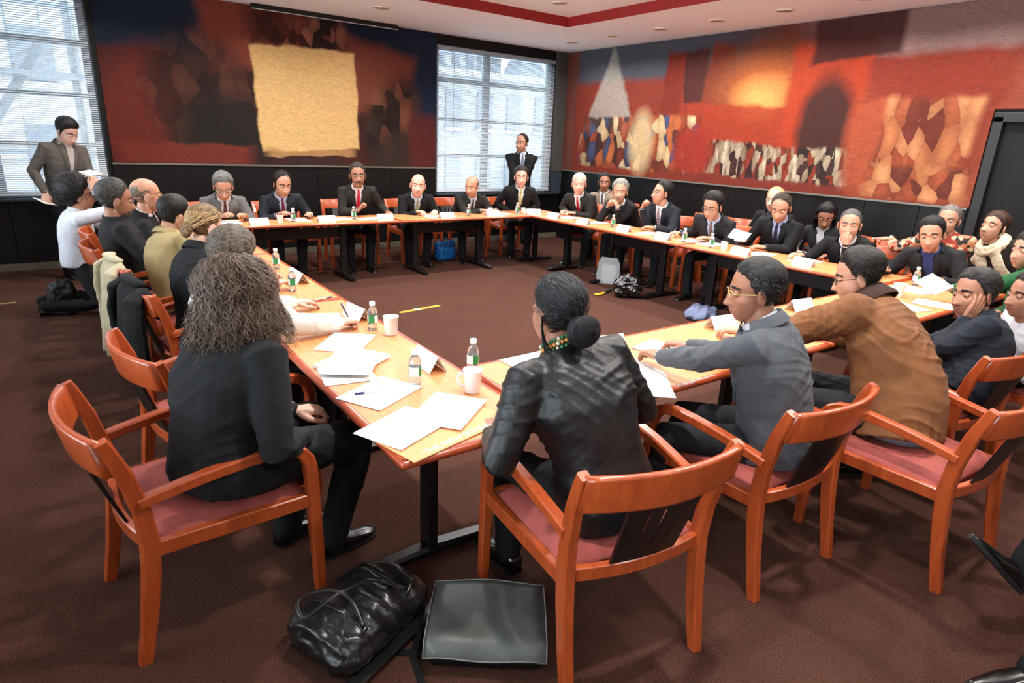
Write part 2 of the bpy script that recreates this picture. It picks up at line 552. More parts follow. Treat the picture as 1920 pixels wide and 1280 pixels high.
# ------------------------------------------------------------------ wall paintings: plain abstract colour fields
def painting_mat(name, base, shapes, warp=0.10):
    """shapes: (kind, cx, cz, sx, sz, rot_deg, rgb, softness, strength)"""
    m = bpy.data.materials.new(name)
    m.use_nodes = True
    nt = m.node_tree
    L = nt.links.new
    b = nt.nodes['Principled BSDF']
    b.inputs['Roughness'].default_value = 0.75
    b.inputs['Specular IOR Level'].default_value = 0.25
    tc = nt.nodes.new('ShaderNodeTexCoord')
    nz = nt.nodes.new('ShaderNodeTexNoise')
    nz.inputs['Scale'].default_value = 2.6
    nz.inputs['Detail'].default_value = 5
    L(tc.outputs['Object'], nz.inputs['Vector'])
    s1 = nt.nodes.new('ShaderNodeVectorMath')
    s1.operation = 'SUBTRACT'
    s1.inputs[1].default_value = (.5, .5, .5)
    L(nz.outputs['Color'], s1.inputs[0])
    s2 = nt.nodes.new('ShaderNodeVectorMath')
    s2.operation = 'SCALE'
    s2.inputs['Scale'].default_value = warp
    L(s1.outputs[0], s2.inputs[0])
    s3 = nt.nodes.new('ShaderNodeVectorMath')
    s3.operation = 'ADD'
    L(tc.outputs['Object'], s3.inputs[0])
    L(s2.outputs[0], s3.inputs[1])
    cur = nt.nodes.new('ShaderNodeRGB')
    cur.outputs[0].default_value = (*lin(base), 1)
    cur = cur.outputs[0]
    for kind, cx, cz, sx, sz, rot, rgb, soft, stren in shapes:
        mp = nt.nodes.new('ShaderNodeMapping')
        mp.vector_type = 'TEXTURE'
        mp.inputs['Location'].default_value = (cx, 0, cz)
        mp.inputs['Rotation'].default_value = (0, math.radians(rot), 0)
        mp.inputs['Scale'].default_value = (sx, 50, sz)
        L(s3.outputs[0], mp.inputs[0])
        if kind == 'e':
            ln = nt.nodes.new('ShaderNodeVectorMath')
            ln.operation = 'LENGTH'
            L(mp.outputs[0], ln.inputs[0])
            d = ln.outputs['Value']
        else:
            ab = nt.nodes.new('ShaderNodeVectorMath')
            ab.operation = 'ABSOLUTE'
            L(mp.outputs[0], ab.inputs[0])
            sp = nt.nodes.new('ShaderNodeSeparateXYZ')
            L(ab.outputs[0], sp.inputs[0])
            mm = nt.nodes.new('ShaderNodeMath')
            if kind == 't':          # triangle-like wedge: |x| + half of z
                ad = nt.nodes.new('ShaderNodeSeparateXYZ')
                L(mp.outputs[0], ad.inputs[0])
                h_ = nt.nodes.new('ShaderNodeMath')
                h_.operation = 'MULTIPLY_ADD'
                h_.inputs[1].default_value = .5
                h_.inputs[2].default_value = .5
                L(ad.outputs['Z'], h_.inputs[0])
                su = nt.nodes.new('ShaderNodeMath')
                su.operation = 'ADD'
                L(sp.outputs['X'], su.inputs[0])
                L(h_.outputs[0], su.inputs[1])
                mm.operation = 'MAXIMUM'
                L(su.outputs[0], mm.inputs[0])
                L(sp.outputs['Z'], mm.inputs[1])
            else:
                mm.operation = 'MAXIMUM'
                L(sp.outputs['X'], mm.inputs[0])
                L(sp.outputs['Z'], mm.inputs[1])
            d = mm.outputs[0]
        pal = None
        if isinstance(rgb, list):           # a mosaic of brush patches inside the field
            vo = nt.nodes.new('ShaderNodeTexVoronoi')
            vo.inputs['Scale'].default_value = rgb[0]
            mv = nt.nodes.new('ShaderNodeMapping')
            mv.inputs['Rotation'].default_value = (0, math.radians(rgb[1]), 0)
            mv.inputs['Scale'].default_value = (rgb[2], .01, 1)
            L(s3.outputs[0], mv.inputs[0])
            L(mv.outputs[0], vo.inputs['Vector'])
            sc_ = nt.nodes.new('ShaderNodeSeparateColor')
            L(vo.outputs['Color'], sc_.inputs[0])
            rp = nt.nodes.new('ShaderNodeValToRGB')
            rp.color_ramp.interpolation = 'CONSTANT'
            cs = rgb[3]
            for i_, c_ in enumerate(cs):
                e_ = rp.color_ramp.elements[i_] if i_ < 2 else rp.color_ramp.elements.new(i_ / len(cs))
                e_.position = i_ / len(cs)
                e_.color = (*lin(c_), 1)
            L(sc_.outputs[0], rp.inputs[0])
            # shade every patch towards its rim
            mr0 = nt.nodes.new('ShaderNodeMapRange')
            mr0.inputs[1].default_value, mr0.inputs[2].default_value = 0, .75
            mr0.inputs[3].default_value, mr0.inputs[4].default_value = 1.1, .55
            L(vo.outputs['Distance'], mr0.inputs[0])
            m0 = nt.nodes.new('ShaderNodeMix')
            m0.data_type = 'RGBA'
            m0.blend_type = 'MULTIPLY'
            m0.inputs[0].default_value = 1
            L(rp.outputs[0], m0.inputs[6])
            L(mr0.outputs[0], m0.inputs[7])
            pal = m0.outputs[2]
            rgb = (0, 0, 0)
        mr = nt.nodes.new('ShaderNodeMapRange')
        mr.inputs[1].default_value, mr.inputs[2].default_value = 1 + soft, 1 - soft
        mr.inputs[3].default_value, mr.inputs[4].default_value = 0, stren
        L(d, mr.inputs[0])
        mx = nt.nodes.new('ShaderNodeMix')
        mx.data_type = 'RGBA'
        mx.inputs[7].default_value = (*lin(rgb), 1)
        if pal is not None:
            L(pal, mx.inputs[7])
        L(mr.outputs[0], mx.inputs[0])
        L(cur, mx.inputs[6])
        cur = mx.outputs[2]
    # brushwork
    n3 = nt.nodes.new('ShaderNodeTexNoise')
    n3.inputs['Scale'].default_value = 14
    n3.inputs['Detail'].default_value = 8
    n3.inputs['Distortion'].default_value = 1.2
    mp = nt.nodes.new('ShaderNodeMapping')
    mp.inputs['Rotation'].default_value = (0, .6, 0)
    mp.inputs['Scale'].default_value = (1, 1, 2.4)
    L(tc.outputs['Object'], mp.inputs[0])
    L(mp.outputs[0], n3.inputs['Vector'])
    mr = nt.nodes.new('ShaderNodeMapRange')
    mr.inputs[1].default_value, mr.inputs[2].default_value = .3, .7
    mr.inputs[3].default_value, mr.inputs[4].default_value = .80, 1.14
    L(n3.outputs['Fac'], mr.inputs[0])
    mx = nt.nodes.new('ShaderNodeMix')
    mx.data_type = 'RGBA'
    mx.blend_type = 'MULTIPLY'
    mx.inputs[0].default_value = 1
    L(cur, mx.inputs[6])
    L(mr.outputs[0], mx.inputs[7])
    L(mx.outputs[2], b.inputs['Base Color'])
    bp = nt.nodes.new('ShaderNodeBump')
    bp.inputs['Strength'].default_value = .15
    bp.inputs['Distance'].default_value = .004
    L(n3.outputs['Fac'], bp.inputs['Height'])
    L(bp.outputs[0], b.inputs['Normal'])
    return m
W1, HP = 4.985 - .575, ZC - ZW - .012
UMB = [(30, 23, 20), (52, 36, 29), (24, 18, 17), (84, 52, 38), (40, 28, 24), (112, 66, 48)]
S1 = [('b', .55, 1.72, 1.1, .40, 0, (18, 32, 50), .10, 1), ('b', 3.6, 1.80, 1.1, .30, 6, (16, 30, 50), .10, 1), ('b', 4.25, 1.2, .35, .7, 0, (20, 34, 56), .12, 1),
      ('b', 1.75, 1.62, .62, .42, -8, (122, 58, 42), .10, .95), ('b', 3.35, 1.2, .62, .48, 10, (112, 58, 44), .14, .9),
      ('e', .35, .55, .45, .75, 10, (96, 34, 24), .3, .9), ('e', 1.10, .80, .66, .78, -14, [3.2, 25, 1.6, UMB], .16, .7), ('e', 1.35, .35, .60, .50, 0, (28, 22, 19), .3, 1),
      ('b', .85, .12, .75, .13, 1, (108, 42, 30), .14, .9), ('b', 2.30, 1.72, .62, .20, 0, [4.5, 0, 1.8, [(92, 36, 28), (58, 26, 22), (150, 96, 74), (44, 24, 22), (120, 60, 44)]], .2, .9),
      ('b', 2.42, .86, .70, .66, -2, (206, 168, 110), .025, 1), ('b', 2.42, .16, .62, .05, 0, (176, 132, 84), .1, .8), ('b', 2.42, .05, .42, .08, 0, (52, 28, 24), .1, 1),
      ('e', 3.66, .66, .40, .62, 24, [3.4, -20, 1.5, UMB + [(128, 80, 58)]], .22, .95), ('e', 3.75, .25, .42, .26, -20, (48, 33, 28), .3, .9), ('b', 4.2, .35, .26, .42, 0, (84, 32, 25), .18, .85)]
pm1 = painting_mat('painting_fields_cool', (62, 26, 22), S1, .16)
p1 = MB().cbox((W1 / 2, 0, HP / 2), (W1, .024, HP), .003).build('wall_painting', pm1)
p1.location = (.575, YB - .014, ZW + .006)
tag(p1, 'long abstract wall painting with dark blue and brown fields round a tan block', 'painting')
# right wall painting in two pieces (over and beside the door): one continuous canvas
YM1 = YB - .35
W2 = YM1 - (DY1 + .05)
def at_r(px_y, z):            # wall position -> canvas coordinates (x runs from the corner towards the door)
    return YM1 - px_y, z - ZW
FOLK = [(58, 72, 104), (150, 70, 40), (196, 166, 122), (110, 46, 30), (60, 38, 32), (176, 96, 52), (214, 190, 148), (44, 54, 82)]
PALE = [(168, 152, 126), (60, 40, 34), (128, 48, 30), (190, 176, 150), (40, 28, 26), (140, 120, 98)]
OCH = [(192, 124, 78), (150, 74, 46), (206, 144, 96), (92, 44, 32), (170, 96, 60)]
S2 = [('b', 1.7, 1.78, 1.9, .34, 0, (66, 68, 76), .18, 1), ('t', .85, 1.3, .62, .66, 0, (150, 146, 136), .06, .7), ('b', 5.9, 1.78, 1.7, .26, 0, (128, 104, 100), .2, .85),
      ('b', 2.15, 1.35, .18, .42, 5, (104, 32, 19), .1, 1), ('b', 2.55, 1.35, .20, .42, -6, (64, 24, 21), .1, 1), ('b', 2.92, 1.35, .2, .45, 7, (124, 42, 21), .1, 1),
      ('e', 3.72, 1.34, 1.0, .60, 0, (72, 42, 34), .4, .9), ('e', 3.66, 1.22, .62, .42, 0, (168, 88, 42), .6, .9), ('e', 3.62, 1.12, .32, .2, 0, (222, 158, 88), .7, .8),
      ('b', 3.3, .78, .95, .26, 2, (140, 46, 24), .12, .9),
      ('b', 1.45, .50, 1.25, .40, 0, [4.2, 12, 1.9, FOLK], .06, .92), ('e', 1.62, .52, .24, .44, 0, (196, 168, 124), .3, .75), ('e', 2.62, .42, .34, .36, -18, (132, 38, 23), .25, .95),
      ('b', 4.5, 1.05, .50, .66, 0, (152, 52, 25), .10, .95), ('e', 4.55, .76, .34, .58, 0, (40, 25, 22), .22, .92), ('b', 3.95, .32, .98, .22, 2, [6.5, -24, 2.6, PALE], .12, .92), ('b', 3.95, .06, 1.6, .06, 0, (104, 38, 26), .3, .9),
      ('e', 5.12, .62, .28, .62, 0, (146, 68, 42), .25, .9), ('b', 5.68, .70, .46, .40, 4, [3.6, 0, 2.4, OCH], .10, .6), ('b', 5.7, .20, .5, .18, 0, [5, 20, 1.4, OCH], .2, .8), ('b', 5.6, 1.28, .6, .2, 0, (116, 40, 26), .2, .9),
      ('b', 4.75, 1.74, .5, .24, -4, (60, 26, 23), .08, .95), ('b', 6.7, .9, .4, 1.2, 12, (128, 62, 42), .2, .7)]
pm2 = painting_mat('painting_fields_warm', (112, 40, 25), S2, .14)
pc = MB()
pc.add([(0, -.012, 0), (W2, -.012, 0), (W2, -.012, DZ + .06 - ZW), (W2 + 2.6, -.012, DZ + .06 - ZW), (W2 + 2.6, -.012, HP), (0, -.012, HP),
        (0, .012, 0), (W2, .012, 0), (W2, .012, DZ + .06 - ZW), (W2 + 2.6, .012, DZ + .06 - ZW), (W2 + 2.6, .012, HP), (0, .012, HP)],
       [(0, 1, 2, 5), (2, 3, 4, 5), (11, 8, 7, 6), (11, 10, 9, 8), (0, 6, 7, 1), (1, 7, 8, 2), (2, 8, 9, 3), (3, 9, 10, 4), (4, 10, 11, 5), (5, 11, 6, 0)], 0, False)
p2 = pc.build('wall_painting', pm2, None, True)
p2.location = (XR - .014, YM1, ZW + .006)
p2.rotation_euler = (0, 0, -math.pi / 2)
tag(p2, 'long abstract wall painting with orange, rust and slate fields above the right panels', 'painting')

# slot diffuser at the top of the blue painting
sl = empty('slot_diffuser', (3.28, YB - .14, ZC), 0, 'black ceiling slot with a white lip above the tan and blue painting', 'vent')
MB().cbox((0, 0, -.03), (1.98, .10, .056), .003).build('slot', mat('slot_black', (8, 8, 8), .5), sl)
MB().cbox((0, -.050, -.063), (1.99, .016, .008), .002).build('lip', M_slat, sl)

# ------------------------------------------------------------------ recessed lamps
M_brass = mat('downlight_brass', (206, 172, 118), .28, metal=1)
M_glow = mat('downlight_glow', (255, 236, 205), .5, emit=(255, 226, 184), estr=7)
M_ring = mat('downlight_ring', (236, 232, 224), .5)
def downlight(x, y, z, label, watts, group):
    d = empty('recessed_downlight', (x, y, z), 0, label, 'ceiling light', group)
    if not downlight.done:
        r1 = MB().lathe([(.100, 0), (.100, -.010), (.088, -.013), (.084, -.004), (.084, 0)], 24)
        r2 = MB().lathe([(.085, -.009), (.070, -.002), (.052, -.0015), (.052, -.001)], 24)
        r3 = MB().lathe([(.0, -.004), (.030, -.0035), (.050, -.001)], 20, cap=False)
        downlight.done = [('trim_ring', r1.mesh('trim_ring', M_ring)), ('reflector', r2.mesh('reflector', M_brass)), ('lamp', r3.mesh('lamp', M_glow))]
    for n, me in downlight.done:
        o = bpy.data.objects.new(n, me)
        col.objects.link(o)
        o.parent = d
    l = bpy.data.lights.new('downlight_beam', 'AREA')
    l.shape = 'DISK'
    l.size = .15
    l.energy = watts
    l.color = (1.0, .965, .92)
    l.spread = math.radians(150)
    lo = bpy.data.objects.new('downlight_beam', l)
    col.objects.link(lo)
    lo.parent = d
    lo.location = (0, 0, -.02)
    return d
downlight.done = None
ordn = ['nearest the window corner', 'second from the window corner', 'third from the window corner', 'fourth from the window corner', 'fifth from the window corner', 'sixth from the window corner', 'seventh from the window corner', 'eighth from the window corner', 'ninth from the window corner', 'tenth from the window corner']
for k in range(10):
    downlight(6.83, 8.16 - .905 * k, ZC, 'recessed brass downlight along the orange painting, ' + ordn[k], DOWNLIGHT_W, 'downlights along the orange painting')
for k, x in enumerate((3.58, 2.1, .6)):
    downlight(x, 7.98, ZC, ['recessed brass downlight near the black ceiling slot', 'recessed brass downlight over the middle of the back table', 'recessed brass downlight over the left end of the back table'][k], DOWNLIGHT_W, 'downlights along the blue painting')
for i, x in enumerate((5.25, 3.45, 1.65)):  # only the first lamp is seen; the others are added for light
    for j, y in enumerate((6.55, 4.75, 2.95, 1.15)):
        downlight(x, y, ZK, 'white glowing lamp at the top edge inside the raised red-trimmed ceiling' if (i, j) == (0, 0) else 'round lamp inside the raised ceiling, above the photo\'s upper edge', COFFER_W, 'lamps in the raised ceiling')
for k, x in enumerate((.6, 2.6, 4.6)):  # unseen lamps added to light the near side
    downlight(x, -1.4, ZC, 'added unseen downlight behind the near armchairs, outside the photo', DOWNLIGHT_W, 'added downlights behind the near table')
# ================================================================== outside the windows
M_b1 = mat('brick_pale', (110, 114, 120), .9, var=.12, vscale=1.2)
M_b2 = mat('stone_pale', (130, 134, 140), .9, var=.1, vscale=1)
M_roof = mat('slate_roof', (98, 104, 112), .8, var=.1)
M_bwin = mat('far_window_glass', (78, 86, 96), .25)
M_clock = mat('clock_white', (226, 226, 220), .6)
M_steel = mat('fire_escape_steel', (90, 98, 106), .6)
def building(name, label, x, y, w, d, z0, z1, m, nx, nz, cat='building', parent_loc=None):
    b_ = empty(name, (x, y, z0), 0, label, cat, 'buildings outside the window')
    MB().box((0, 0, (z1 - z0) / 2), (w, d, z1 - z0)).build('wall', m, b_)
    MB().cbox((0, 0, z1 - z0 + .12), (w + .4, d + .4, .3), .05).build('cornice', M_b2, b_)
    ww, wh = w / nx * .5, (z1 - z0) / nz * .55
    wm = MB().cbox((0, 0, 0), (ww, .12, wh), .02).mesh('window', M_bwin)
    sm_ = MB().cbox((0, 0, 0), (ww + .2, .3, .16), .02).mesh('window_ledge', M_b2)
    for i in range(nx):
        for k in range(nz):
            px, pz = -w / 2 + w * (i + .5) / nx, (z1 - z0) * (k + .5) / nz
            o = bpy.data.objects.new('window', wm)
            col.objects.link(o)
            o.parent = b_
            o.location = (px, -d / 2 - .03, pz)
            q = bpy.data.objects.new('window_ledge', sm_)
            col.objects.link(q)
            q.parent = o
            q.location = (0, -.05, -wh / 2 - .08)
    return b_
building('row_house', 'pale flat-roofed building across the street behind the seated man with badge', 18.0, 32, 9, 8, -14, 4.6, M_b1, 5, 6)
building('apartment_block', 'tall pale apartment block behind the clock tower', 25.0, 48, 5, 8, -14, 11.5, M_b2, 4, 9)
building('office_block', 'narrow pale office block left of the clock tower', 29.6, 50, 3, 8, -14, 10.2, M_b1, 3, 9)
building('brick_building', 'wide low building under the clock tower', 27.2, 35.5, 8, 5, -14, 2.6, M_b1, 6, 6)
building('corner_building', 'low pale building right of the clock tower', 38.0, 40, 8, 8, -14, 5.4, M_b2, 5, 6)
ct = empty('clock_tower', (30.2, 41.5, -14), 0, 'pointed clock tower seen through the right window', 'tower')
MB().box((0, 0, 9.2), (3.4, 3.4, 18.4)).build('shaft', M_b1, ct)
MB().cbox((0, 0, 18.4), (3.9, 3.9, .5), .08).build('cornice', M_b2, ct)
rf = MB()
rf.add([(-1.8, -1.8, 18.6), (1.8, -1.8, 18.6), (1.8, 1.8, 18.6), (-1.8, 1.8, 18.6), (0, 0, 24.2)], [(0, 1, 4), (1, 2, 4), (2, 3, 4), (3, 0, 4), (3, 2, 1, 0)], 0, False)
rf.build('spire_roof', M_roof, ct)
rot = Matrix.Rotation(math.pi / 2, 3, 'X')
ck = MB()
ring = [(1.0 * math.cos(a), -1.76, 16.6 + 1.0 * math.sin(a)) for a in np.linspace(0, 2 * math.pi, 24, endpoint=False)]
ck.rings([ring, [(p[0] * .95, -1.84, 16.6 + (p[2] - 16.6) * .95) for p in ring]])
cko = ck.build('clock_face', M_clock, ct, True)
hd = MB()
hd.box((0, -1.86, 16.95), (.1, .03, .8)).box((.25, -1.86, 16.6), (.55, .03, .1))
hd.build('clock_hands', M_roof, cko)
for k in (-.8, 0, .8):
    MB().cbox((k, -1.72, 12.6), (.45, .1, 1.8), .02).build('louvre', M_bwin, ct)
building('loft_building', 'pale loft building outside the left window', -3.5, 24, 12, 6, -14, 9, M_b2, 7, 10)
fe = empty('fire_escape', (-1.2, 13.5, -2), 0, 'grey steel fire escape outside the left window', 'fire escape')
for z in (2.2, 4.4):
    MB().box((0, 0, z), (3.6, 1.0, .08)).build('landing', M_steel, fe)
    for k in range(9):
        MB().box((-1.75 + k * .4375, -.48, z + .5), (.03, .03, 1.0)).build('baluster', M_steel, fe)
    MB().box((0, -.48, z + 1.0), (3.6, .05, .05)).build('handrail', M_steel, fe)
for s in (-1, 1):
    r_ = Matrix.Rotation(s * math.radians(32), 3, 'Y')
    MB().box((s * .3, -.2, 3.3), (.14, .1, 3.6), 0, r_).build('stair_stringer', M_steel, fe)
for x in (-1.7, 1.7):
    MB().box((x, .4, 3.5), (.12, .12, 7)).build('post', M_steel, fe)
# ================================================================== tables
M_top = wood('table_laminate', (208, 140, 88), (194, 124, 74), .42, 5, 0, .12)
M_topY = wood('table_laminate_turned', (208, 140, 88), (194, 124, 74), .42, 5, 1, .12)
M_edge = wood('table_edge_cherry', (170, 72, 34), (142, 54, 24), .3, 6, 0, .3)
M_blk = mat('table_leg_black', (16, 16, 17), .32, spec=.5)
def table(label, x0, x1, y0, y1, along, legs):
    """along: 'x' or 'y' = long direction; legs = positions along it (world)"""
    cx, cy = (x0 + x1) / 2, (y0 + y1) / 2
    t = empty('conference_table', (cx, cy, 0), 0, label, 'table', 'tables set in a hollow square')
    sx, sy = x1 - x0 - .004, y1 - y0 - .004
    MB().cbox((0, 0, TT - .016), (sx - .03, sy - .03, .030), .002).build('tabletop', M_top if along == 'x' else M_topY, t)
    # rounded wooden edge band around the top
    e = MB()
    prof = [(-.018, TT - .0305), (0, TT - .030), (.010, TT - .024), (.013, TT - .015), (.010, TT - .005), (0, TT - .0005), (-.018, TT - .0003)]
    a, b_ = sx / 2 - .014, sy / 2 - .014
    rings = []
    for px, py, ang0 in ((a, b_, 0), (-a, b_, 90), (-a, -b_, 180), (a, -b_, 270)):
        for k in range(4):
            an = math.radians(ang0 + 30 * k)
            rings.append([(px + math.cos(an) * r, py + math.sin(an) * r, z) for r, z in prof])
    rings.append(rings[0])
    e.rings(rings, 0, False, False)
    e.build('edge_band', M_edge, t, True)
    dv = (0, 1) if along == 'x' else (1, 0)
    wd = (y1 - y0) if along == 'x' else (x1 - x0)
    for p in legs:
        lx, ly = (p - cx, 0) if along == 'x' else (0, p - cy)
        c = MB()
        c.cbox((lx, ly, .37), (.085 if along == 'x' else .045, .045 if along == 'x' else .085, .64), .010)
        lg = c.build('leg', M_blk, t)
        f = MB()
        hl = wd / 2 - .02
        pts = [(lx + dv[0] * s, ly + dv[1] * s, .024 + .012 * (1 - abs(s) / hl)) for s in np.linspace(-hl, hl, 9)]
        f.bar(pts, [.055, .07, .072, .074, .076, .074, .072, .07, .055], [.028, .038, .042, .046, .05, .046, .042, .038, .028], ch=.3)
        f.build('foot', M_blk, lg)
        u = MB()
        ul = wd / 2 - .08
        u.cbox((lx, ly, TT - .042), (.06 if along == 'x' else 2 * ul, 2 * ul if along == 'x' else .06, .02), .004)
        u.build('top_bracket', M_blk, lg)
    if along == 'x':
        MB().cbox(((legs[0] + legs[-1]) / 2 - cx, 0, .56), (abs(legs[-1] - legs[0]) - .09, .03, .12), .006).build('modesty_beam', M_blk, t)
    else:
        MB().cbox((0, (legs[0] + legs[-1]) / 2 - cy, .56), (.03, abs(legs[-1] - legs[0]) - .09, .12), .006).build('modesty_beam', M_blk, t)
    return t
LX0, LX1 = .755, 1.375          # left row
NY0, NY1 = 1.60, 2.29           # near row
BY0, BY1 = 7.02, 7.68           # back row
RX0, RX1 = 5.36, 6.02           # right row
table('cherry conference table under the curly-haired woman\'s papers and folder', LX0, LX1, NY0, 3.70, 'y', (2.0, 3.0))
table('cherry conference table in front of the woman in the white jacket', LX0, LX1, 3.70, 5.40, 'y', (4.0, 5.1))
table('cherry conference table in front of the bald man with glasses', LX0, LX1, 5.40, BY0, 'y', (5.7, 6.7))
table('cherry conference table in front of the man in the grey suit', 1.0, 3.36, BY0, BY1, 'x', (1.75, 2.73))
table('cherry conference table in front of the bald man and the blue bag', 3.36, RX0, BY0, BY1, 'x', (3.71, 4.70))
table('cherry corner table in front of the man with the yellow tie', RX0, RX1, 6.20, BY1, 'y', (6.62, 7.35))
table('cherry conference table in front of the man in the navy suit resting his chin', RX0, RX1, 4.40, 6.20, 'y', (4.86, 5.75))
table('cherry conference table in front of the men on the right writing', RX0, RX1, NY1, 4.40, 'y', (2.7, 4.15))
table('cherry conference table in front of the woman with the bun', LX1, 3.36, NY0, NY1, 'x', (1.75, 2.95))
table('cherry conference table in front of the man in the brown jacket', 3.36, RX1, NY0, NY1, 'x', (3.75, 5.5))

# ================================================================== chairs
M_wood = wood('chair_cherry', (176, 80, 36), (152, 62, 27), .28, 5, 2, .4)
M_seat = mat('seat_maroon_fabric', (150, 70, 63), .85, bump=.25, bscale=260, var=.10, vscale=20)
M_splat = mat('chair_splat_black', (14, 13, 13), .38)
def arc_y(x, bow, w):
    return -bow * (1 - (x / w) ** 2)
def make_chair():
    c = empty('armchair')
    for s in (-1, 1):
        # rear leg running up into the back post
        p = [(s * .232, -.315, 0), (s * .232, -.285, .16), (s * .232, -.262, .32), (s * .232, -.252, .44), (s * .236, -.262, .56), (s * .243, -.292, .70), (s * .248, -.325, .80), (s * .25, -.335, .825)]
        MB().bar(p, [.034, .036, .038, .04, .038, .036, .032, .030], [.040, .046, .052, .054, .05, .046, .038, .034], up=(0, 1, 0)).build('leg', M_wood, c)
        # front leg
        MB().bar([(s * .268, .262, 0), (s * .268, .258, .25), (s * .268, .252, .52)], [.032, .036, .036], [.036, .044, .044], up=(0, 1, 0)).build('leg', M_wood, c)
        # arm: bends over from the front leg and runs back to the post
        a = [(s * .268, .252, .515), (s * .268, .250, .55), (s * .268, .241, .585), (s * .267, .222, .613), (s * .266, .192, .632), (s * .264, .15, .641), (s * .260, .05, .638), (s * .253, -.08, .624), (s * .247, -.2, .605), (s * .244, -.268, .592)]
        MB().bar(a, .038, [.044, .044, .044, .043, .042, .041, .040, .038, .036, .034], up=(0, 1, 0)).build('arm', M_wood, c)
    # seat rails
    MB().cbox((0, .248, .413), (.50, .026, .055), .004).build('seat_rail', M_wood, c)
    for s in (-1, 1):
        MB().bar([(s * .236, -.24, .413), (s * .266, .24, .413)], .026, .055).build('seat_rail', M_wood, c)
    xs = np.linspace(-.222, .222, 11)
    MB().bar([(x, -.25 + arc_y(x, .035, .222), .425) for x in xs], .026, .05).build('seat_rail', M_wood, c)
    # upholstered seat, domed
    s = MB()
    rows = []
    for j, v in enumerate(np.linspace(-1, 1, 13)):
        row = []
        for u in np.linspace(-1, 1, 13):
            hw = .228 + .022 * (v + 1) / 2
            x = u * hw
            y = v * .238 + (.0 if v > -.99 else -.0)
            e = max(abs(u), abs(v))
            z = .474 - .030 * max(0, (e - .78) / .22) ** 2 - .010 * (u * u + v * v) / 2
            row.append((x, y, z))
        rows.append(row)
    s.grid(rows, 0, True, .032, (0, 0, 1))
    s.build('seat', M_seat, c, True)
    # crest rail, bowed backwards
    g = MB()
    rings = []
    for x in np.linspace(-.25, .25, 17):
        y = -.322 + arc_y(x, .058, .25)
        hh = .060 + .004 * math.cos(x / .25 * 1.57)
        th = .012 + .006 * (abs(x) / .25) ** 3
        zc = .765
        sec = []
        for (a, b_) in ((-1, -1), (-.8, -1.0), (.8, -1.0), (1, -1), (1, -.9), (1, .85), (.7, 1), (-.7, 1), (-1, .85), (-1, -.9)):
            sec.append((x, y + a * th - (b_ + 1) * .012, zc + b_ * hh))
        rings.append(sec)
    g.rings(rings, 0, True, True, True)
    cr = g.build('crest_rail', M_wood, c, True)
    # black splat with three tapering slots
    sp = MB()
    def sy(x, z):
        t = (z - .435) / (.715 - .435)
        return (-.25 + arc_y(x, .035, .222)) * (1 - t) + (-.322 + arc_y(x, .058, .25)) * t + .004
    def strip(xa, xb, z0, z1, n=5):
        rows = []
        for z in np.linspace(z0, z1, n):
            k = (z - z0) / (z1 - z0)
            a = xa[0] + (xa[1] - xa[0]) * k
            b_ = xb[0] + (xb[1] - xb[0]) * k
            rows.append([(x, sy(x, z), z) for x in np.linspace(a, b_, 4)])
        sp.grid(rows, 0, False, .010, (0, 1, 0))
    wB, wT = .108, .122
    zA, zB, zC, zD = .436, .505, .672, .715
    def wat(z):
        return wB + (wT - wB) * (z - zA) / (zD - zA)
    strip((-wat(zA), -wat(zB)), (wat(zA), wat(zB)), zA, zB, 3)
    strip((-wat(zC), -wat(zD)), (wat(zC), wat(zD)), zC, zD, 3)
    cen = (-.048, 0, .048)
    ed = [(-wat(zB), -wat(zC))]
    for k in cen:
        ed.append((k * .9 - .003, k - .0085))
        ed.append((k * .9 + .003, k + .0085))
    ed.append((wat(zB), wat(zC)))
    for i in range(0, len(ed), 2):
        strip(ed[i], ed[i + 1], zB, zC, 5)
    sp.build('splat', M_splat, c, True)
    return c
CHAIR = make_chair()
for _o in CHAIR.children:                 # the real chairs are broad
    for _v in _o.data.vertices:
        _v.co.x *= 1.14
        _v.co.y *= 1.04
CHAIR['category'] = 'chair'
_first = [True]
def chair(x, y, deg, label, group):
    """deg: heading of the sitter, measured clockwise from +Y (away) towards +X"""
    if _first[0]:
        o = CHAIR
        _first[0] = False
    else:
        o = copy_tree(CHAIR)
    o.location = (x, y, 0)
    o.rotation_euler = (0, 0, -math.radians(deg))
    tag(o, label, 'chair', group)
    return o
gl, gb, gr, g2, gn = 'armchairs along the left table', 'armchairs along the back table', 'armchairs along the right table', 'armchairs by the right wall', 'armchairs along the near table'
chair(.30, 2.30, 83, 'cherry armchair under the curly-haired woman in black', gl)
chair(.50, 2.95, 79, 'cherry armchair of the woman in the white jacket', gl)
chair(.64, 4.06, 84, 'cherry armchair with a black coat hung over its back', gl)
chair(.60, 4.80, 86, 'cherry armchair with a cream coat hung over its back', gl)
chair(.48, 5.64, 86, 'cherry armchair of the bearded man in black', gl)
chair(.50, 6.40, 90, 'cherry armchair of the bald man with glasses', gl)
chair(1.52, 8.16, 180, 'cherry armchair of the man in the grey suit', gb)
chair(2.28, 8.12, 176, 'cherry armchair of the man with the red patterned tie', gb)
chair(3.14, 8.18, 186, 'cherry armchair of the man with the plain red tie', gb)
chair(4.08, 8.14, 180, 'cherry armchair of the bald man at the back table', gb)
chair(4.86, 8.16, 182, 'cherry armchair of the man with the white badge', gb)
chair(5.80, 8.12, 190, 'cherry armchair of the man with the yellow tie', gb)
chair(6.48, 6.90, 262, 'cherry armchair of the white-haired man with the red tie', gr)
chair(6.50, 6.18, 268, 'cherry armchair of the grey-haired man with folded hands', gr)
chair(6.50, 5.45, 270, 'cherry armchair of the man in the navy suit', gr)
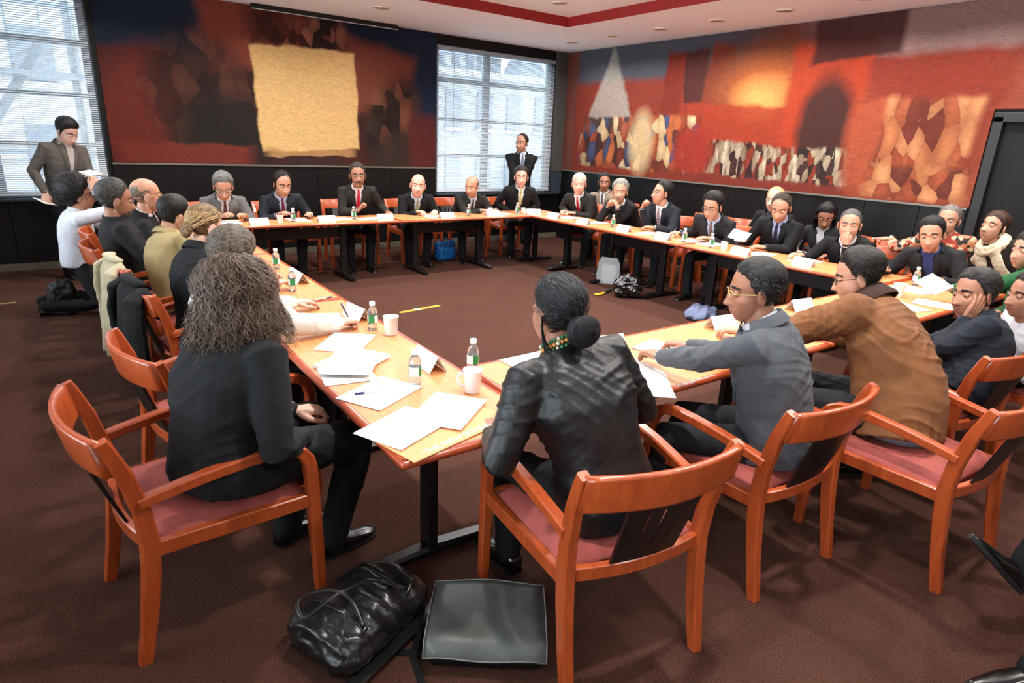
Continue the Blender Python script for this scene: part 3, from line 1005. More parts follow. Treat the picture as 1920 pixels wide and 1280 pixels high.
chair(6.40, 4.62, 270, 'cherry armchair of the young man writing with a pen', gr)
chair(6.50, 3.85, 270, 'cherry armchair of the balding man reading a page', gr)
chair(6.52, 3.02, 274, 'cherry armchair of the man with the striped tie', gr)
chair(6.50, 2.22, 268, 'cherry armchair of the dark-haired man in the blue shirt', gr)
chair(7.12, 7.28, 262, 'cherry armchair of the man in beige by the wall', g2)
chair(7.14, 5.60, 270, 'empty cherry armchair by the wall behind the navy suit', g2)
chair(7.14, 4.95, 266, 'empty cherry armchair by the wall behind the young man writing', g2)
chair(7.14, 4.32, 270, 'cherry armchair of the white-haired person by the wall', g2)
chair(7.14, 3.66, 270, 'cherry armchair of the dark-haired woman by the wall', g2)
chair(7.14, 3.02, 268, 'empty cherry armchair under the patterned sleeve', g2)
chair(7.14, 2.38, 268, 'cherry armchair of the man in the patterned shirt', g2)
chair(7.10, 1.72, 270, 'cherry armchair of the woman with the cream scarf', g2)
chair(1.415, 1.40, 10, 'cherry armchair of the woman with the bun', gn)
chair(2.295, 1.39, 1, 'cherry armchair of the man in the charcoal suit', gn)
chair(3.0, 1.00, 2, 'cherry armchair of the man in the brown jacket', gn)
chair(3.76, 1.26, 4, 'cherry armchair of the man resting his cheek', gn)
chair(4.60, 1.16, -4, 'cherry armchair of the man in the white shirt', gn)
# ================================================================== people
def V3(*a):
    return np.array(a, float)
def nrm(v):
    v = np.asarray(v, float)
    return v / (np.linalg.norm(v) + 1e-12)
def rotz(a):
    c, s = math.cos(a), math.sin(a)
    return np.array([[c, -s, 0], [s, c, 0], [0, 0, 1.0]])
def rotx(a):
    c, s = math.cos(a), math.sin(a)
    return np.array([[1.0, 0, 0], [0, c, -s], [0, s, c]])
def roty(a):
    c, s = math.cos(a), math.sin(a)
    return np.array([[c, 0, s], [0, 1.0, 0], [-s, 0, c]])

def remesh(mb, voxel, smooth=4, factor=.5):
    """fuse overlapping closed shells into one continuous surface"""
    me = bpy.data.meshes.new('tmp')
    me.from_pydata(mb.v, [], mb.f)
    me.update()
    o = bpy.data.objects.new('tmp', me)
    col.objects.link(o)
    r = o.modifiers.new('r', 'REMESH')
    r.mode = 'VOXEL'
    r.voxel_size = voxel
    r.adaptivity = 0
    if smooth:
        s = o.modifiers.new('s', 'SMOOTH')
        s.factor = factor
        s.iterations = smooth
    dg = bpy.context.evaluated_depsgraph_get()
    e = o.evaluated_get(dg)
    m2 = e.to_mesh()
    n = len(m2.vertices)
    vs_ = np.empty(n * 3)
    m2.vertices.foreach_get('co', vs_)
    nn = np.empty(n * 3)
    m2.vertices.foreach_get('normal', nn)
    k = len(m2.polygons)
    ls = np.empty(len(m2.loops), int)
    m2.loops.foreach_get('vertex_index', ls)
    st = np.empty(k, int)
    m2.polygons.foreach_get('loop_start', st)
    tot = np.empty(k, int)
    m2.polygons.foreach_get('loop_total', tot)
    fs = [tuple(ls[a:a + b_]) for a, b_ in zip(st.tolist(), tot.tolist())]
    e.to_mesh_clear()
    bpy.data.objects.remove(o)
    bpy.data.meshes.remove(me)
    return vs_.reshape(-1, 3), nn.reshape(-1, 3), fs

def folds(P, rng, wl, amp, dirs=None, k=5, patchy=False):
    """cloth folds: domain-warped ridged waves, optionally in local groups"""
    out = np.zeros(len(P))
    w = np.zeros((len(P), 3))
    for i in range(3):
        a = nrm(rng.normal(size=3)) * (2 * math.pi / (wl * 4.5))
        w[:, i] = np.sin(P @ a + rng.uniform(0, 6.28))
    for i in range(k):
        d = nrm(rng.normal(size=3) * np.array([.7, .7, 1.0]))
        f = 2 * math.pi / (wl * rng.uniform(.7, 1.6))
        ph = P @ d * f + rng.uniform(0, 6.28) + w @ rng.normal(size=3) * 1.1
        wv = (1 - np.abs(np.sin(ph / 2)) * 2) * rng.uniform(.5, 1)
        if patchy:
            c = P[rng.integers(len(P))]
            wv = np.maximum(wv, -.2) * np.exp(-np.sum((P - c) ** 2, 1) / (2 * rng.uniform(.07, .15) ** 2)) * 2.4
        out += wv
    return out / (k if not patchy else 4) * amp

# ---------------------------------------------------------------- head
def _ell(D, c, a):
    c, a = np.array(c), np.array(a)
    A = np.sum((D / a) ** 2, 1)
    B = np.sum(D * c / a ** 2, 1)
    C = np.sum((c / a) ** 2) - 1
    return (B + np.sqrt(np.maximum(B * B - A * C, 0))) / A
def G(x, s):
    return np.exp(-.5 * (x / s) ** 2)
def head_surface(D, female=False, fat=0.0, nose=1.0, feat=True):
    """D unit directions, x right, y forward, z up; eye level z = 0"""
    k = 110.0
    t1 = _ell(D, (0, -.014, .034), (.0755, .0965, .086))
    t2 = _ell(D, (0, .026, -.039), (.0585 + .010 * fat - (.003 if female else 0), .064, .084))
    t = np.log(np.exp(k * t1) + np.exp(k * t2)) / k - .003
    P = D * t[:, None]
    if feat:
        x, z = P[:, 0], P[:, 2]
        ax = np.abs(x)
        fr = smoothstep(0, .05, P[:, 1])
        dy = np.zeros(len(P))
        dy += -.010 * G(ax - .031, .013) * G(z - .001, .010)
        dy += (.003 if female else .005) * G(ax - .028, .026) * G(z - .022, .008)
        za = np.clip((.012 - z) / .054, 0, 1)
        pr = np.where(z > .012, G(z - .012, .012), np.where(z > -.044, 1, G(z + .044, .006)))
        dy += nose * pr * (.005 + .019 * za ** 1.3) * G(x, .0068 + .0045 * za)
        dy += nose * .0075 * G(ax - .0135, .0055) * G(z + .043, .006)
        dy += .0055 * G(x, .019) * G(z + .067, .0048) + .006 * G(x, .017) * G(z + .0795, .0055) - .0035 * G(x, .022) * G(z + .0732, .0026)
        dy += -.003 * G(x, .02) * G(z + .092, .006)
        dy += .006 * G(x, .018) * G(z + .108, .012)
        dy += .004 * G(ax - .043, .015) * G(z + .026, .018)
        P[:, 1] += dy * fr
        P[:, 0] *= 1 - (.20 - .12 * fat) * smoothstep(.055, .125, -z)
        P[:, 0] += np.sign(x) * .004 * G(ax - .06, .02) * G(z + .028, .02) * fr
    return P
_DG = {}
def head_dirs(nu, nv):
    if (nu, nv) in _DG:
        return _DG[nu, nv]
    D = []
    for i in range(nv + 1):
        s = i / nv
        el = -math.pi / 2 + math.pi * (s + .09 * math.sin(2 * math.pi * s) * 1.0 if False else s)
        # concentrate rows around the face
        el = math.pi * (s - .5) - .16 * math.sin(2 * math.pi * (s)) * 0 
        for j in range(nu):
            a = 2 * math.pi * j / nu
            a = a - .45 * math.sin(a)           # denser at the front
            D.append((math.cos(el) * math.sin(a), math.cos(el) * math.cos(a), math.sin(el)))
    D = np.array(D)
    F = [(i * nu + j, i * nu + (j + 1) % nu, (i + 1) * nu + (j + 1) % nu, (i + 1) * nu + j) for i in range(nv) for j in range(nu)]
    _DG[nu, nv] = (D, F)
    return D, F

HL_T = np.radians([0, 25, 45, 62, 78, 88, 100, 120, 150, 180])
HAIRLINES = {   # height of the hairline above eye level for azimuth 0 (front) .. 180 (nape)
    'short':    [.078, .075, .070, .050, .010, -.020, -.030, -.060, -.078, -.082],
    'low':      [.066, .063, .056, .034, -.004, -.026, -.034, -.066, -.088, -.092],
    'receding': [.098, .102, .095, .066, .016, -.016, -.030, -.060, -.078, -.082],
    'high':     [.092, .090, .084, .060, .012, -.020, -.030, -.060, -.078, -.082],
    'bald':     [.30, .30, .30, .20, .020, -.010, -.030, -.060, -.078, -.082],
}
def hairline(style, az):
    return np.interp(np.abs(az), HL_T, HAIRLINES[style])

def head_layer(mb, D, F, S, mask, thick, R, c, hs, mi=0):
    """a shell on the head surface where mask > 0"""
    keep = [f for f in F if sum(mask[i] > 0 for i in f) >= 2]
    idx = sorted({i for f in keep for i in f})
    mp = {i: n for n, i in enumerate(idx)}
    off = np.where(mask > 0, thick, -.003)
    P = S + D * off[:, None]
    P = (P[idx] * hs) @ R.T + c
    mb.add(P, [tuple(mp[i] for i in f) for f in keep], mi, True)

# ---------------------------------------------------------------- hands
HAND_POSE = {   # finger joint bends (deg) for index..pinky, thumb kind
    'flat':  [(6, 8, 5)] * 4 + ['out'],
    'rest':  [(22, 26, 16), (26, 30, 18), (30, 34, 20), (34, 36, 22), 'side'],
    'fist':  [(72, 86, 50), (76, 88, 52), (78, 88, 52), (80, 86, 50), 'across'],
    'clasp': [(48, 52, 30), (52, 56, 32), (55, 58, 34), (58, 58, 34), 'side'],
    'pen':   [(42, 48, 24), (50, 56, 30), (66, 76, 44), (72, 80, 46), 'pinch'],
    'cheek': [(14, 18, 12), (10, 16, 10), (12, 20, 12), (20, 26, 16), 'out'],
}
_HC = {}
def hand_mesh(pose, vox):
    if (pose, vox) in _HC:
        return _HC[pose, vox]
    mb = MB()
    spec = HAND_POSE[pose]
    mx = [-.0265, -.0085, .0105, .0285]
    my = [.088, .092, .087, .077]
    ln = [.073, .081, .075, .059]
    for i in range(4):
        mcp = V3(mx[i], my[i], 0)
        mb.tube([V3(mx[i] * .55, .0, .0), V3(mx[i] * .85, my[i] * .55, .003), mcp], [.0135, .0145, .0115], 8, rounded=True)
        a = 0
        p = mcp
        pts = [p]
        sp = (mx[i] - .001) * 2.2
        for b_, fr in zip(spec[i], (.46, .30, .24)):
            a += math.radians(b_)
            d = V3(math.sin(sp * 1.2) * math.cos(a), math.cos(a), -math.sin(a))
            p = p + nrm(d) * ln[i] * fr
            pts.append(p)
        mb.tube(pts, [.0098, .0090, .0082, .0070], 8, rounded=True)
    mb.tube([V3(0, -.03, 0), V3(0, .0, 0), V3(-.002, .03, -.002), V3(0, .065, 0)], [(.026, .020), (.028, .019), (.034, .0165), (.036, .0135)], 12, rounded=False)
    th = {'out': [(-.022, .018, -.006), (-.050, .046, -.010), (-.066, .074, -.010), (-.074, .098, -.010)],
          'side': [(-.022, .018, -.008), (-.046, .046, -.018), (-.050, .076, -.024), (-.044, .100, -.030)],
          'across': [(-.022, .018, -.010), (-.042, .048, -.028), (-.030, .074, -.044), (-.006, .084, -.046)],
          'pinch': [(-.022, .018, -.010), (-.046, .050, -.026), (-.044, .082, -.038), (-.034, .106, -.046)]}[spec[4]]
    mb.tube([V3(*p) for p in th], [.0165, .0130, .0105, .0085], 8, rounded=True)
    v, n, f = remesh(mb, vox, 2, .4)
    _HC[pose, vox] = (v, f)
    return v, f

# ---------------------------------------------------------------- shoes
def shoe_mesh(kind, m):
    key = ('shoe', kind)
    if key in _HC:
        return _HC[key]
    mb = MB()
    n = 14
    L = .285 if kind != 'pump' else .25
    rows = []
    prof = [(-.065, .026, .055), (-.06, .032, .078), (-.03, .036, .085), (.02, .038, .080), (.07, .044, .062), (.12, .047, .050), (.165, .042, .040), (.195, .028, .030), (.212, .008, .020)]
    if kind == 'pointed':
        prof = [(-.065, .024, .055), (-.06, .030, .078), (-.03, .034, .085), (.02, .036, .076), (.07, .040, .058), (.12, .041, .046), (.17, .032, .036), (.22, .018, .027), (.25, .004, .018)]
    for y, w, h in prof:
        ring = []
        for a in np.linspace(0, 2 * math.pi, n, endpoint=False):
            cx, sz = math.cos(a), math.sin(a)
            z = h * .5 + h * .5 * (abs(sz) ** .75) * (1 if sz > 0 else -1)
            zz = max(z, .004) if sz < 0 else z
            ring.append((w * (abs(cx) ** .8) * (1 if cx > 0 else -1), y, zz))
        rows.append(ring)
    mb.rings(rows, 0)
    so = [(y, w + .004) for y, w, h in prof]
    o1 = [(w, y, .0) for y, w in so] + [(-w, y, .0) for y, w in reversed(so)]
    o2 = [(p[0], p[1], .014) for p in o1]
    mb.rings([o1, o2], 1, True, True, False)
    mb.box((0, -.04, .004), (.056, .05, .012), 1)
    me = mb.mesh('shoe', [m, mat('shoe_sole', (18, 17, 16), .7)])
    _HC[key] = me
    return me

M_skin = {
    'fair': mat('skin_fair', (206, 162, 142), .52, var=.06, vscale=14, sub=.06, bump=.05, bscale=220),
    'pink': mat('skin_pink', (206, 154, 134), .52, var=.07, vscale=14, sub=.06, bump=.05, bscale=220),
    'tan': mat('skin_tan', (182, 132, 106), .50, var=.06, vscale=14, sub=.06, bump=.05, bscale=220),
    'brown': mat('skin_brown', (154, 104, 80), .48, var=.06, vscale=14, sub=.06, bump=.05, bscale=220),
    'deep': mat('skin_deep', (140, 86, 60), .48, var=.06, vscale=14, sub=.1, bump=.05, bscale=220),
}
M_eye = mat('eye_white', (214, 208, 200), .3)
M_iris = mat('eye_iris_dark', (26, 18, 14), .25)
M_lip = {k: mat('lip_' + k, c, .5) for k, c in dict(fair=(184, 116, 100), pink=(184, 110, 94), tan=(154, 94, 76), brown=(126, 74, 60), deep=(110, 62, 52)).items()}
def cloth(name, rgb, rough=.85, weave=420, bump=.18, var=.08, sheen=.15):
    k = .80 if sum(rgb) < 260 else .9
    return mat('cloth_' + name, tuple(x * k for x in rgb), rough, bump=bump, bscale=weave, var=var, vscale=9, sheen=0.0, spec=.28)
def hairmat(name, rgb, rgb2=None, rough=.58):
    key = 'hair_' + name
    if key in MATS:
        return MATS[key]
    m = mat(key, rgb, rough, spec=.28)
    nt = m.node_tree
    b = nt.nodes['Principled BSDF']
    tc = nt.nodes.new('ShaderNodeTexCoord')
    mp = nt.nodes.new('ShaderNodeMapping')
    mp.inputs['Scale'].default_value = (1, .22, .5)
    nt.links.new(tc.outputs['Object'], mp.inputs[0])
    n = nt.nodes.new('ShaderNodeTexNoise')
    n.inputs['Scale'].default_value = 150
    n.inputs['Detail'].default_value = 5
    nt.links.new(mp.outputs[0], n.inputs['Vector'])
    cr = nt.nodes.new('ShaderNodeValToRGB')
    cr.color_ramp.elements[0].position, cr.color_ramp.elements[1].position = .35, .68
    cr.color_ramp.elements[0].color = (*[x * .6 for x in lin(rgb)], 1)
    hi = lin(rgb2 or rgb)
    cr.color_ramp.elements[1].color = (*[.55 * a + .45 * h_ for a, h_ in zip(lin(rgb), hi)], 1)
    nt.links.new(n.outputs['Fac'], cr.inputs[0])
    nt.links.new(cr.outputs[0], b.inputs['Base Color'])
    bp = nt.nodes.new('ShaderNodeBump')
    bp.inputs['Strength'].default_value = .7
    bp.inputs['Distance'].default_value = .004
    nt.links.new(n.outputs['Fac'], bp.inputs['Height'])
    nt.links.new(bp.outputs[0], b.inputs['Normal'])
    return m

def ik(S, W, l1, l2, pole):
    S, W = np.array(S, float), np.array(W, float)
    d = W - S
    L = np.linalg.norm(d)
    mx = (l1 + l2) * .995
    if L > mx:
        W = S + d / L * mx
        d = W - S
        L = mx
    a = (l1 * l1 - l2 * l2 + L * L) / (2 * L)
    h_ = math.sqrt(max(l1 * l1 - a * a, 0))
    u = d / L
    p = np.array(pole, float)
    p = nrm(p - u * (p @ u))
    return S + u * a + p * h_, W

def bez(p0, p1, p2, n):
    t = np.linspace(0, 1, n)[:, None]
    return (1 - t) ** 2 * p0 + 2 * t * (1 - t) * p1 + t * t * p2

def person(name_label, hip, head, face, *, body_face=None, group='seated participants', seat=.465, scale=.97, hs=1.08,
           skin='tan', female=False, fat=0.0, jacket=('charcoal', (44, 45, 48)), shirt=(214, 220, 232), tie=None, lapel=True,
           trousers=(26, 26, 29), hair=('short', (22, 19, 18), None), hair_t=.014, brows=True, moust=None, beard=None, glasses=None,
           lh=None, rh=None, feet=None, pitch=0.0, roll=0.0, stand=False, vox=.014, handvox=.005, hd=(64, 52), fold=.004,
           shoes='oxford', eyes='open', collar=True, badge=None, slouch=.03, neck_open=False, shirt_only=False, strands=0, cuff=True,
           extra=None, skirt=0.0, seed=1, cat='person', shoulder=1.0, sleeve=1.0, shoe_rgb=(15, 14, 14)):
    """hip (x, y) world; head (x, y, z) world head centre; face = heading of the gaze in degrees clockwise from +Y"""
    rng = np.random.default_rng(seed)
    bf = face if body_face is None else body_face
    A = -math.radians(bf)
    root = empty('person', (hip[0], hip[1], 0), A, name_label, cat, group)
    Ri = rotz(-A)
    def loc(p):
        return Ri @ (np.array(p, float) - V3(hip[0], hip[1], 0))
    s = scale
    Hc = loc(head)
    Rh = rotz(-math.radians(face - bf)) @ rotx(math.radians(pitch)) @ roty(math.radians(roll))
    pelvis = V3(0, 0, .93 * s if stand else seat + .085 * s)
    base = Hc + Rh @ V3(0, -.022, -.080) * hs
    up = nrm(base - pelvis)
    N = base - (up * .6 + V3(0, .25, .75) * .4) * .040 * hs
    ctrl = (pelvis + N) / 2 + V3(0, -slouch, .01)
    # shoulder axis follows half of the head/hand twist
    X = V3(1, 0, 0)
    T = nrm(N - ctrl)
    X = nrm(X - T * (X @ T))
    Fw = np.cross(T, X)          # chest forward
    sw = (.168 if female else .186) * s * shoulder
    Sh = {}
    for sd, k in ((1, 'r'), (-1, 'l')):
        Sh[k] = N + X * sd * sw - T * .070 * s + Fw * .0
    l1, l2 = .285 * s, .255 * s
    arms = {}
    for sd, k, spec in ((1, 'r', rh), (-1, 'l', lh)):
        if spec is None:
            w_ = pelvis + V3(sd * .13, .26, .11) if not stand else Sh[k] + V3(sd * .07, .02, -.53 * s)
            spec = dict(p=None, w=w_, pose='rest')
        W = loc(spec['p']) if spec.get('p') is not None else np.array(spec['w'], float)
        pole = spec.get('pole', (sd * .5, -.35, -.75))
        E_, W = ik(Sh[k], W, l1, l2, pole)
        d = nrm(W - E_)
        if spec.get('dir') is not None:
            d = Ri @ nrm(spec['dir'])
        palm = Ri @ nrm(spec['palm']) if spec.get('palm') is not None else V3(0, 0, -1)
        arms[k] = dict(S=Sh[k], E=E_, W=W, d=d, palm=palm, pose=spec.get('pose', 'rest'), sd=sd, bare=spec.get('bare', False))
    legs = {}
    for sd, k in ((1, 'r'), (-1, 'l')):
        hj = pelvis + V3(sd * .092 * s, .01, -.01)
        if stand:
            ft = V3(sd * .11, .02, .085) if feet is None else V3(*feet[0 if sd > 0 else 1])
        else:
            ft = V3(sd * .12, .44 * s, .085) if feet is None else V3(*feet[0 if sd > 0 else 1])
        pole = (sd * .15, 1, .35) if not stand else (0, 1, 0)
        K, ft = ik(hj, ft, .43 * s, .425 * s, pole)
        legs[k] = (hj, K, ft)
    far = vox >= .013
    # ------------------------------------------------ body: head, neck, torso, limbs, hands in one mesh
    B = MB()
    D, F = head_dirs(*hd)
    S = head_surface(D, female, fat)
    P = (S * hs) @ Rh.T + Hc
    lipf = []
    skf = []
    cen = np.array([S[list(f)].mean(0) for f in F])
    lipmask = (np.abs(cen[:, 0]) < .020) & (cen[:, 1] > .04) & (cen[:, 2] < -.0655 - np.abs(cen[:, 0]) * .12) & (cen[:, 2] > -.0825 + np.abs(cen[:, 0]) * .45)
    o = len(B.v)
    B.add(P, F, 0, True)
    for i, t in enumerate(lipmask):
        if t:
            B.mi[i] = 3
    for sd in (1, -1):
        # ears
        er = rotz(sd * math.radians(-24)) @ rotx(math.radians(-12))
        mbx = MB().sphere((0, 0, 0), (.0085, .019, .032), 10, 8)
        ev = np.array(mbx.v)
        ev[:, 0] -= .006 * np.exp(-((ev[:, 1] / .011) ** 2 + (ev[:, 2] / .02) ** 2)) * (ev[:, 0] * sd > 0) * sd
        ev = (ev @ er.T + V3(sd * .0765, -.012, -.010)) * hs
        B.add(ev @ Rh.T + Hc, mbx.f, 0, True)
        # eyes
        ec = V3(sd * .031, .0672, .001)
        mbx = MB().sphere((0, 0, 0), .0128, 10, 8)
        B.add(((np.array(mbx.v) + ec) * hs) @ Rh.T + Hc, mbx.f, 1, True)
        mbx = MB().sphere((0, .0074, -.0006 if eyes == 'open' else -.004), (.0070, .0062, .0070), 10, 8)
        B.add(((np.array(mbx.v) + ec) * hs) @ Rh.T + Hc, mbx.f, 2, True)
        lid = MB().sphere((0, 0, 0), .0137, 16, 20)
        lv = np.array(lid.v) * np.array([1.10, 1.0, 1.0])
        cut = {'open': .0036, 'down': -.0012, 'closed': -.0060}[eyes]
        q = [(np.mean(lv[list(f), 0]) / .0143, np.mean(lv[list(f), 2])) for f in lid.f]
        lf = [f for f, (u, z) in zip(lid.f, q) if z > cut * (1 - .85 * u * u)]
        lw = [f for f, (u, z) in zip(lid.f, q) if z < -.0044 * (1 - .85 * u * u)]
        B.add(((lv + ec) * hs) @ Rh.T + Hc, lf + lw, 0, True)
    nb = Hc + Rh @ V3(0, -.020, -.050) * hs
    nr = (.050 if female else .058 + .006 * fat) * s
    B.tube([nb, base, N, N - T * .06], [nr * .98, nr, nr * 1.12, nr * 1.25], 14)
    def torso_rings(inf, tb=-.14, top=True, n=24, e=2.4):
        prof = [(tb, .172, .135), (0., .178, .138), (.12, .172, .132), (.28, .166, .128), (.45, .178, .132), (.62, .194, .134), (.78, .196, .122), (.88, .172, .104), (.95, .118, .084), (1.0, .072, .066), (1.03, .055, .055)]
        if female:
            prof = [(tb, .178, .140), (0., .180, .138), (.12, .166, .124), (.28, .150, .114), (.45, .160, .125), (.62, .176, .136), (.78, .176, .116), (.88, .152, .096), (.95, .104, .078), (1.0, .064, .060), (1.03, .05, .05)]
        if inf > 0 and lapel:
            prof = prof[:-2] + [(.985, prof[-2][1] * 1.12, prof[-2][2])]
        if skirt and inf > 0:
            prof = [(-.20, prof[0][1] * (1 + skirt * .8), prof[0][2] * (1 + skirt)), (-.10, prof[0][1] * (1 + skirt * .45), prof[0][2] * (1 + skirt * .55))] + prof[1:]
        out = []
        for t, a, b_ in prof:
            tt = min(max(t, 0), 1)
            c = ((1 - tt) ** 2) * pelvis + 2 * tt * (1 - tt) * ctrl + tt * tt * N
            tg = nrm(2 * (1 - tt) * (ctrl - pelvis) + 2 * tt * (N - ctrl))
            if t < 0 or t > 1:
                c = c + tg * ((t if t < 0 else t - 1) * np.linalg.norm(N - pelvis))
            xx = nrm(V3(1, 0, 0) - tg * tg[0])
            yy = np.cross(tg, xx)
            a = (a * s * (shoulder if t > .5 else 1) + inf) * (1 + .10 * fat * (t < .75))
            b_ = (b_ * s + inf) * (1 + .28 * fat * math.exp(-((t - .2) / .3) ** 2))
            ring = []
            for q in np.linspace(0, 2 * math.pi, n, endpoint=False):
                cx, sy_ = math.cos(q), math.sin(q)
                k = (abs(cx) ** e + abs(sy_) ** e) ** (-1 / e)
                ring.append(c + xx * cx * k * a + yy * sy_ * k * b_)
            out.append(ring)
        return out
    B.rings(torso_rings(-.014, n=16), 0)
    for k, a in arms.items():
        B.tube([a['S'] - X * a['sd'] * .05, a['S'], (a['S'] + a['E']) / 2, a['E'], (a['E'] * .45 + a['W'] * .55), a['W'] + a['d'] * .005], [.04 * s, .050 * s, .044 * s, .036 * s, .036 * s, .024 * s], 10)
        hv, hf = hand_mesh(a['pose'], handvox)
        yv = a['d']
        zv = -a['palm']
        zv = nrm(zv - yv * (zv @ yv))
        xv = np.cross(yv, zv)
        q = hv.copy() * (1.0 if not female else .92) * s * 1.05
        ff = hf
        if a['sd'] < 0:
            q[:, 0] *= -1
            ff = [tuple(reversed(f)) for f in hf]
        B.add(q @ np.array([xv, yv, zv]) + a['W'] + a['d'] * .012, ff, 0, True)
    for k, (hj, K, ft) in legs.items():
        B.tube([hj, (hj + K) / 2, K, (K * .6 + ft * .4), ft], [.075 * s, .066 * s, .05 * s, .05 * s, .034 * s], 10)
    B.build('body', [M_skin[skin], M_eye, M_iris, M_lip[skin]], root)
    # ------------------------------------------------ trousers
    tm = cloth('trousers_%d_%d_%d' % trousers, trousers)
    tb = MB()
    tb.sphere(pelvis + V3(0, -.01, -.01), (.168 * s, .132 * s, .098 * s), 16, 10)
    for k, (hj, K, ft) in legs.items():
        sh = nrm(ft - K)
        tb.tube([hj + (hj - K) * .12, hj, (hj * .5 + K * .5), K, K * .7 + ft * .3, K * .35 + ft * .65, ft + sh * .02], [.078 * s, .092 * s, .083 * s, .069 * s, .066 * s, .060 * s, .058 * s], 14, rounded=True)
    tv, tn, tf = remesh(tb, max(vox, .011), 5)
    tv = tv + tn * (folds(tv, rng, .075, fold * .8) + folds(tv, rng, .055, fold, k=14, patchy=True))[:, None]
    MB().add(tv, tf).build('trousers', tm, root)
    # ------------------------------------------------ shoes
    sm_ = mat('shoe_leather_%d_%d_%d' % shoe_rgb, shoe_rgb, .22, coat=.4)
    for k, (hj, K, ft) in legs.items():
        me = shoe_mesh(shoes, sm_)
        so = bpy.data.objects.new('shoe', me)
        col.objects.link(so)
        so.parent = root
        sh = nrm(ft - K)
        fw = V3(0, 1, 0) + V3((.12 if k == 'r' else -.12), 0, 0)
        if not stand and ft[2] > .14:      # lifted foot: keep it square to the shin
            fw = V3(0, .66, .62)
        xx = nrm(np.cross(fw, V3(0, 0, 1)))
        yy = nrm(fw)
        zz = np.cross(xx, yy)
        mt = Matrix(((xx[0], yy[0], zz[0], 0), (xx[1], yy[1], zz[1], 0), (xx[2], yy[2], zz[2], 0), (0, 0, 0, 1)))
        base_z = ft - zz * (.085 if ft[2] > .1 else ft[2])
        mt.translation = Vector(base_z)
        so.matrix_local = mt
    # ------------------------------------------------ jacket / shirt
    jn, jc = jacket
    jm = jc if isinstance(jc, bpy.types.Material) else cloth(jn, jc)
    jb = MB()
    ji = .012
    jb.rings(torso_rings(ji), 0)
    hems = []
    for k, a in arms.items():
        S_, E_, W_ = a['S'], a['E'], a['W']
        wr = W_ - nrm(W_ - E_) * (.018 if not a['bare'] else .0)
        if a['bare']:
            wr = E_ * .85 + S_ * .15
            pts = [S_ - X * a['sd'] * .06 + T * .01, S_, S_ * .5 + E_ * .5, wr]
            rr = [.060 * s, .074 * s, .068 * s, .066 * s]
        else:
            pts = [S_ - X * a['sd'] * .06 + T * .008, S_ + X * a['sd'] * .004, S_ * .66 + E_ * .34, S_ * .2 + E_ * .8, E_, E_ * .75 + W_ * .25, E_ * .4 + W_ * .6, wr]
            rr = [.056 * s, .073 * s, .066 * s, .059 * s, .057 * s, .054 * s, .047 * s, .041 * s]
        jb.tube(pts, [r * sleeve for r in rr], 14, rounded=True)
    jv, jnm, jf = remesh(jb, vox, 5 if far else 6)
    jv = jv + jnm * (folds(jv, rng, .11, fold * .7) + folds(jv, rng, .06 if far else .05, fold * 1.25, k=20, patchy=True))[:, None]
    jo = MB().add(jv, jf).build('shirt' if shirt_only else 'jacket', jm, root)
    bvh = BVHTree.FromPolygons([Vector(p) for p in jv], jf)
    _tm = MB().rings(torso_rings(ji), 0)
    tbvh = BVHTree.FromPolygons([Vector(p) for p in _tm.v], _tm.f)
    def chest(x, u, off):
        """point on the front of the jacket: x across, u below the neck base"""
        o_ = N + X * x + T * u + Fw * .5
        h0 = tbvh.ray_cast(Vector(o_), Vector(-Fw), 1.0)
        if h0[0] is None:
            o_ = N + X * x * .6 + T * (u - .02) + Fw * .5
            h0 = tbvh.ray_cast(Vector(o_), Vector(-Fw), 1.0)
            if h0[0] is None:
                return N + X * x + T * u + Fw * (.05 + off)
        p0 = np.array(h0[0])
        h1 = bvh.ray_cast(Vector(p0 + Fw * .03), Vector(-Fw), .08)
        if h1[0] is not None:
            return np.array(h1[0]) + Fw * off
        return p0 + Fw * off
    shm = cloth('shirt_%d_%d_%d' % shirt, shirt, .8, 500, .08, .03, 0)
    cz = .045
    if lapel:
        dep = .30 * s
        rows = []
        for u in np.linspace(.03, -dep, 10):
            k = max(-u, 0) / dep
            w = (.052 * (1 - k) ** .8 + .004) * s
            rows.append([chest(x, u, .009) for x in np.linspace(-w, w, 7)])
        MB().grid(rows, 0, True).build('shirt', shm, root)
        for sd in (-1, 1):
            rows = []
            for u in np.linspace(.012, -dep - .03, 10):
                k = min(max((.012 - u) / (dep + .042), 0), 1)
                xi = (.048 * (1 - k) ** .85 + .002) * s
                wd = (.020 + .046 * min(k / .28, 1) - .052 * max(0, (k - .28) / .72)) * s
                row = []
                for q in np.linspace(0, 1, 4):
                    p = chest(sd * (xi + wd * q), u, .013 + .005 * math.sin(q * 3.14) - .008 * (q > .9))
                    row.append(p)
                rows.append(row if sd > 0 else row[::-1])
            MB().grid(rows, 0, True, .004, Fw).build('lapel', jm, root)
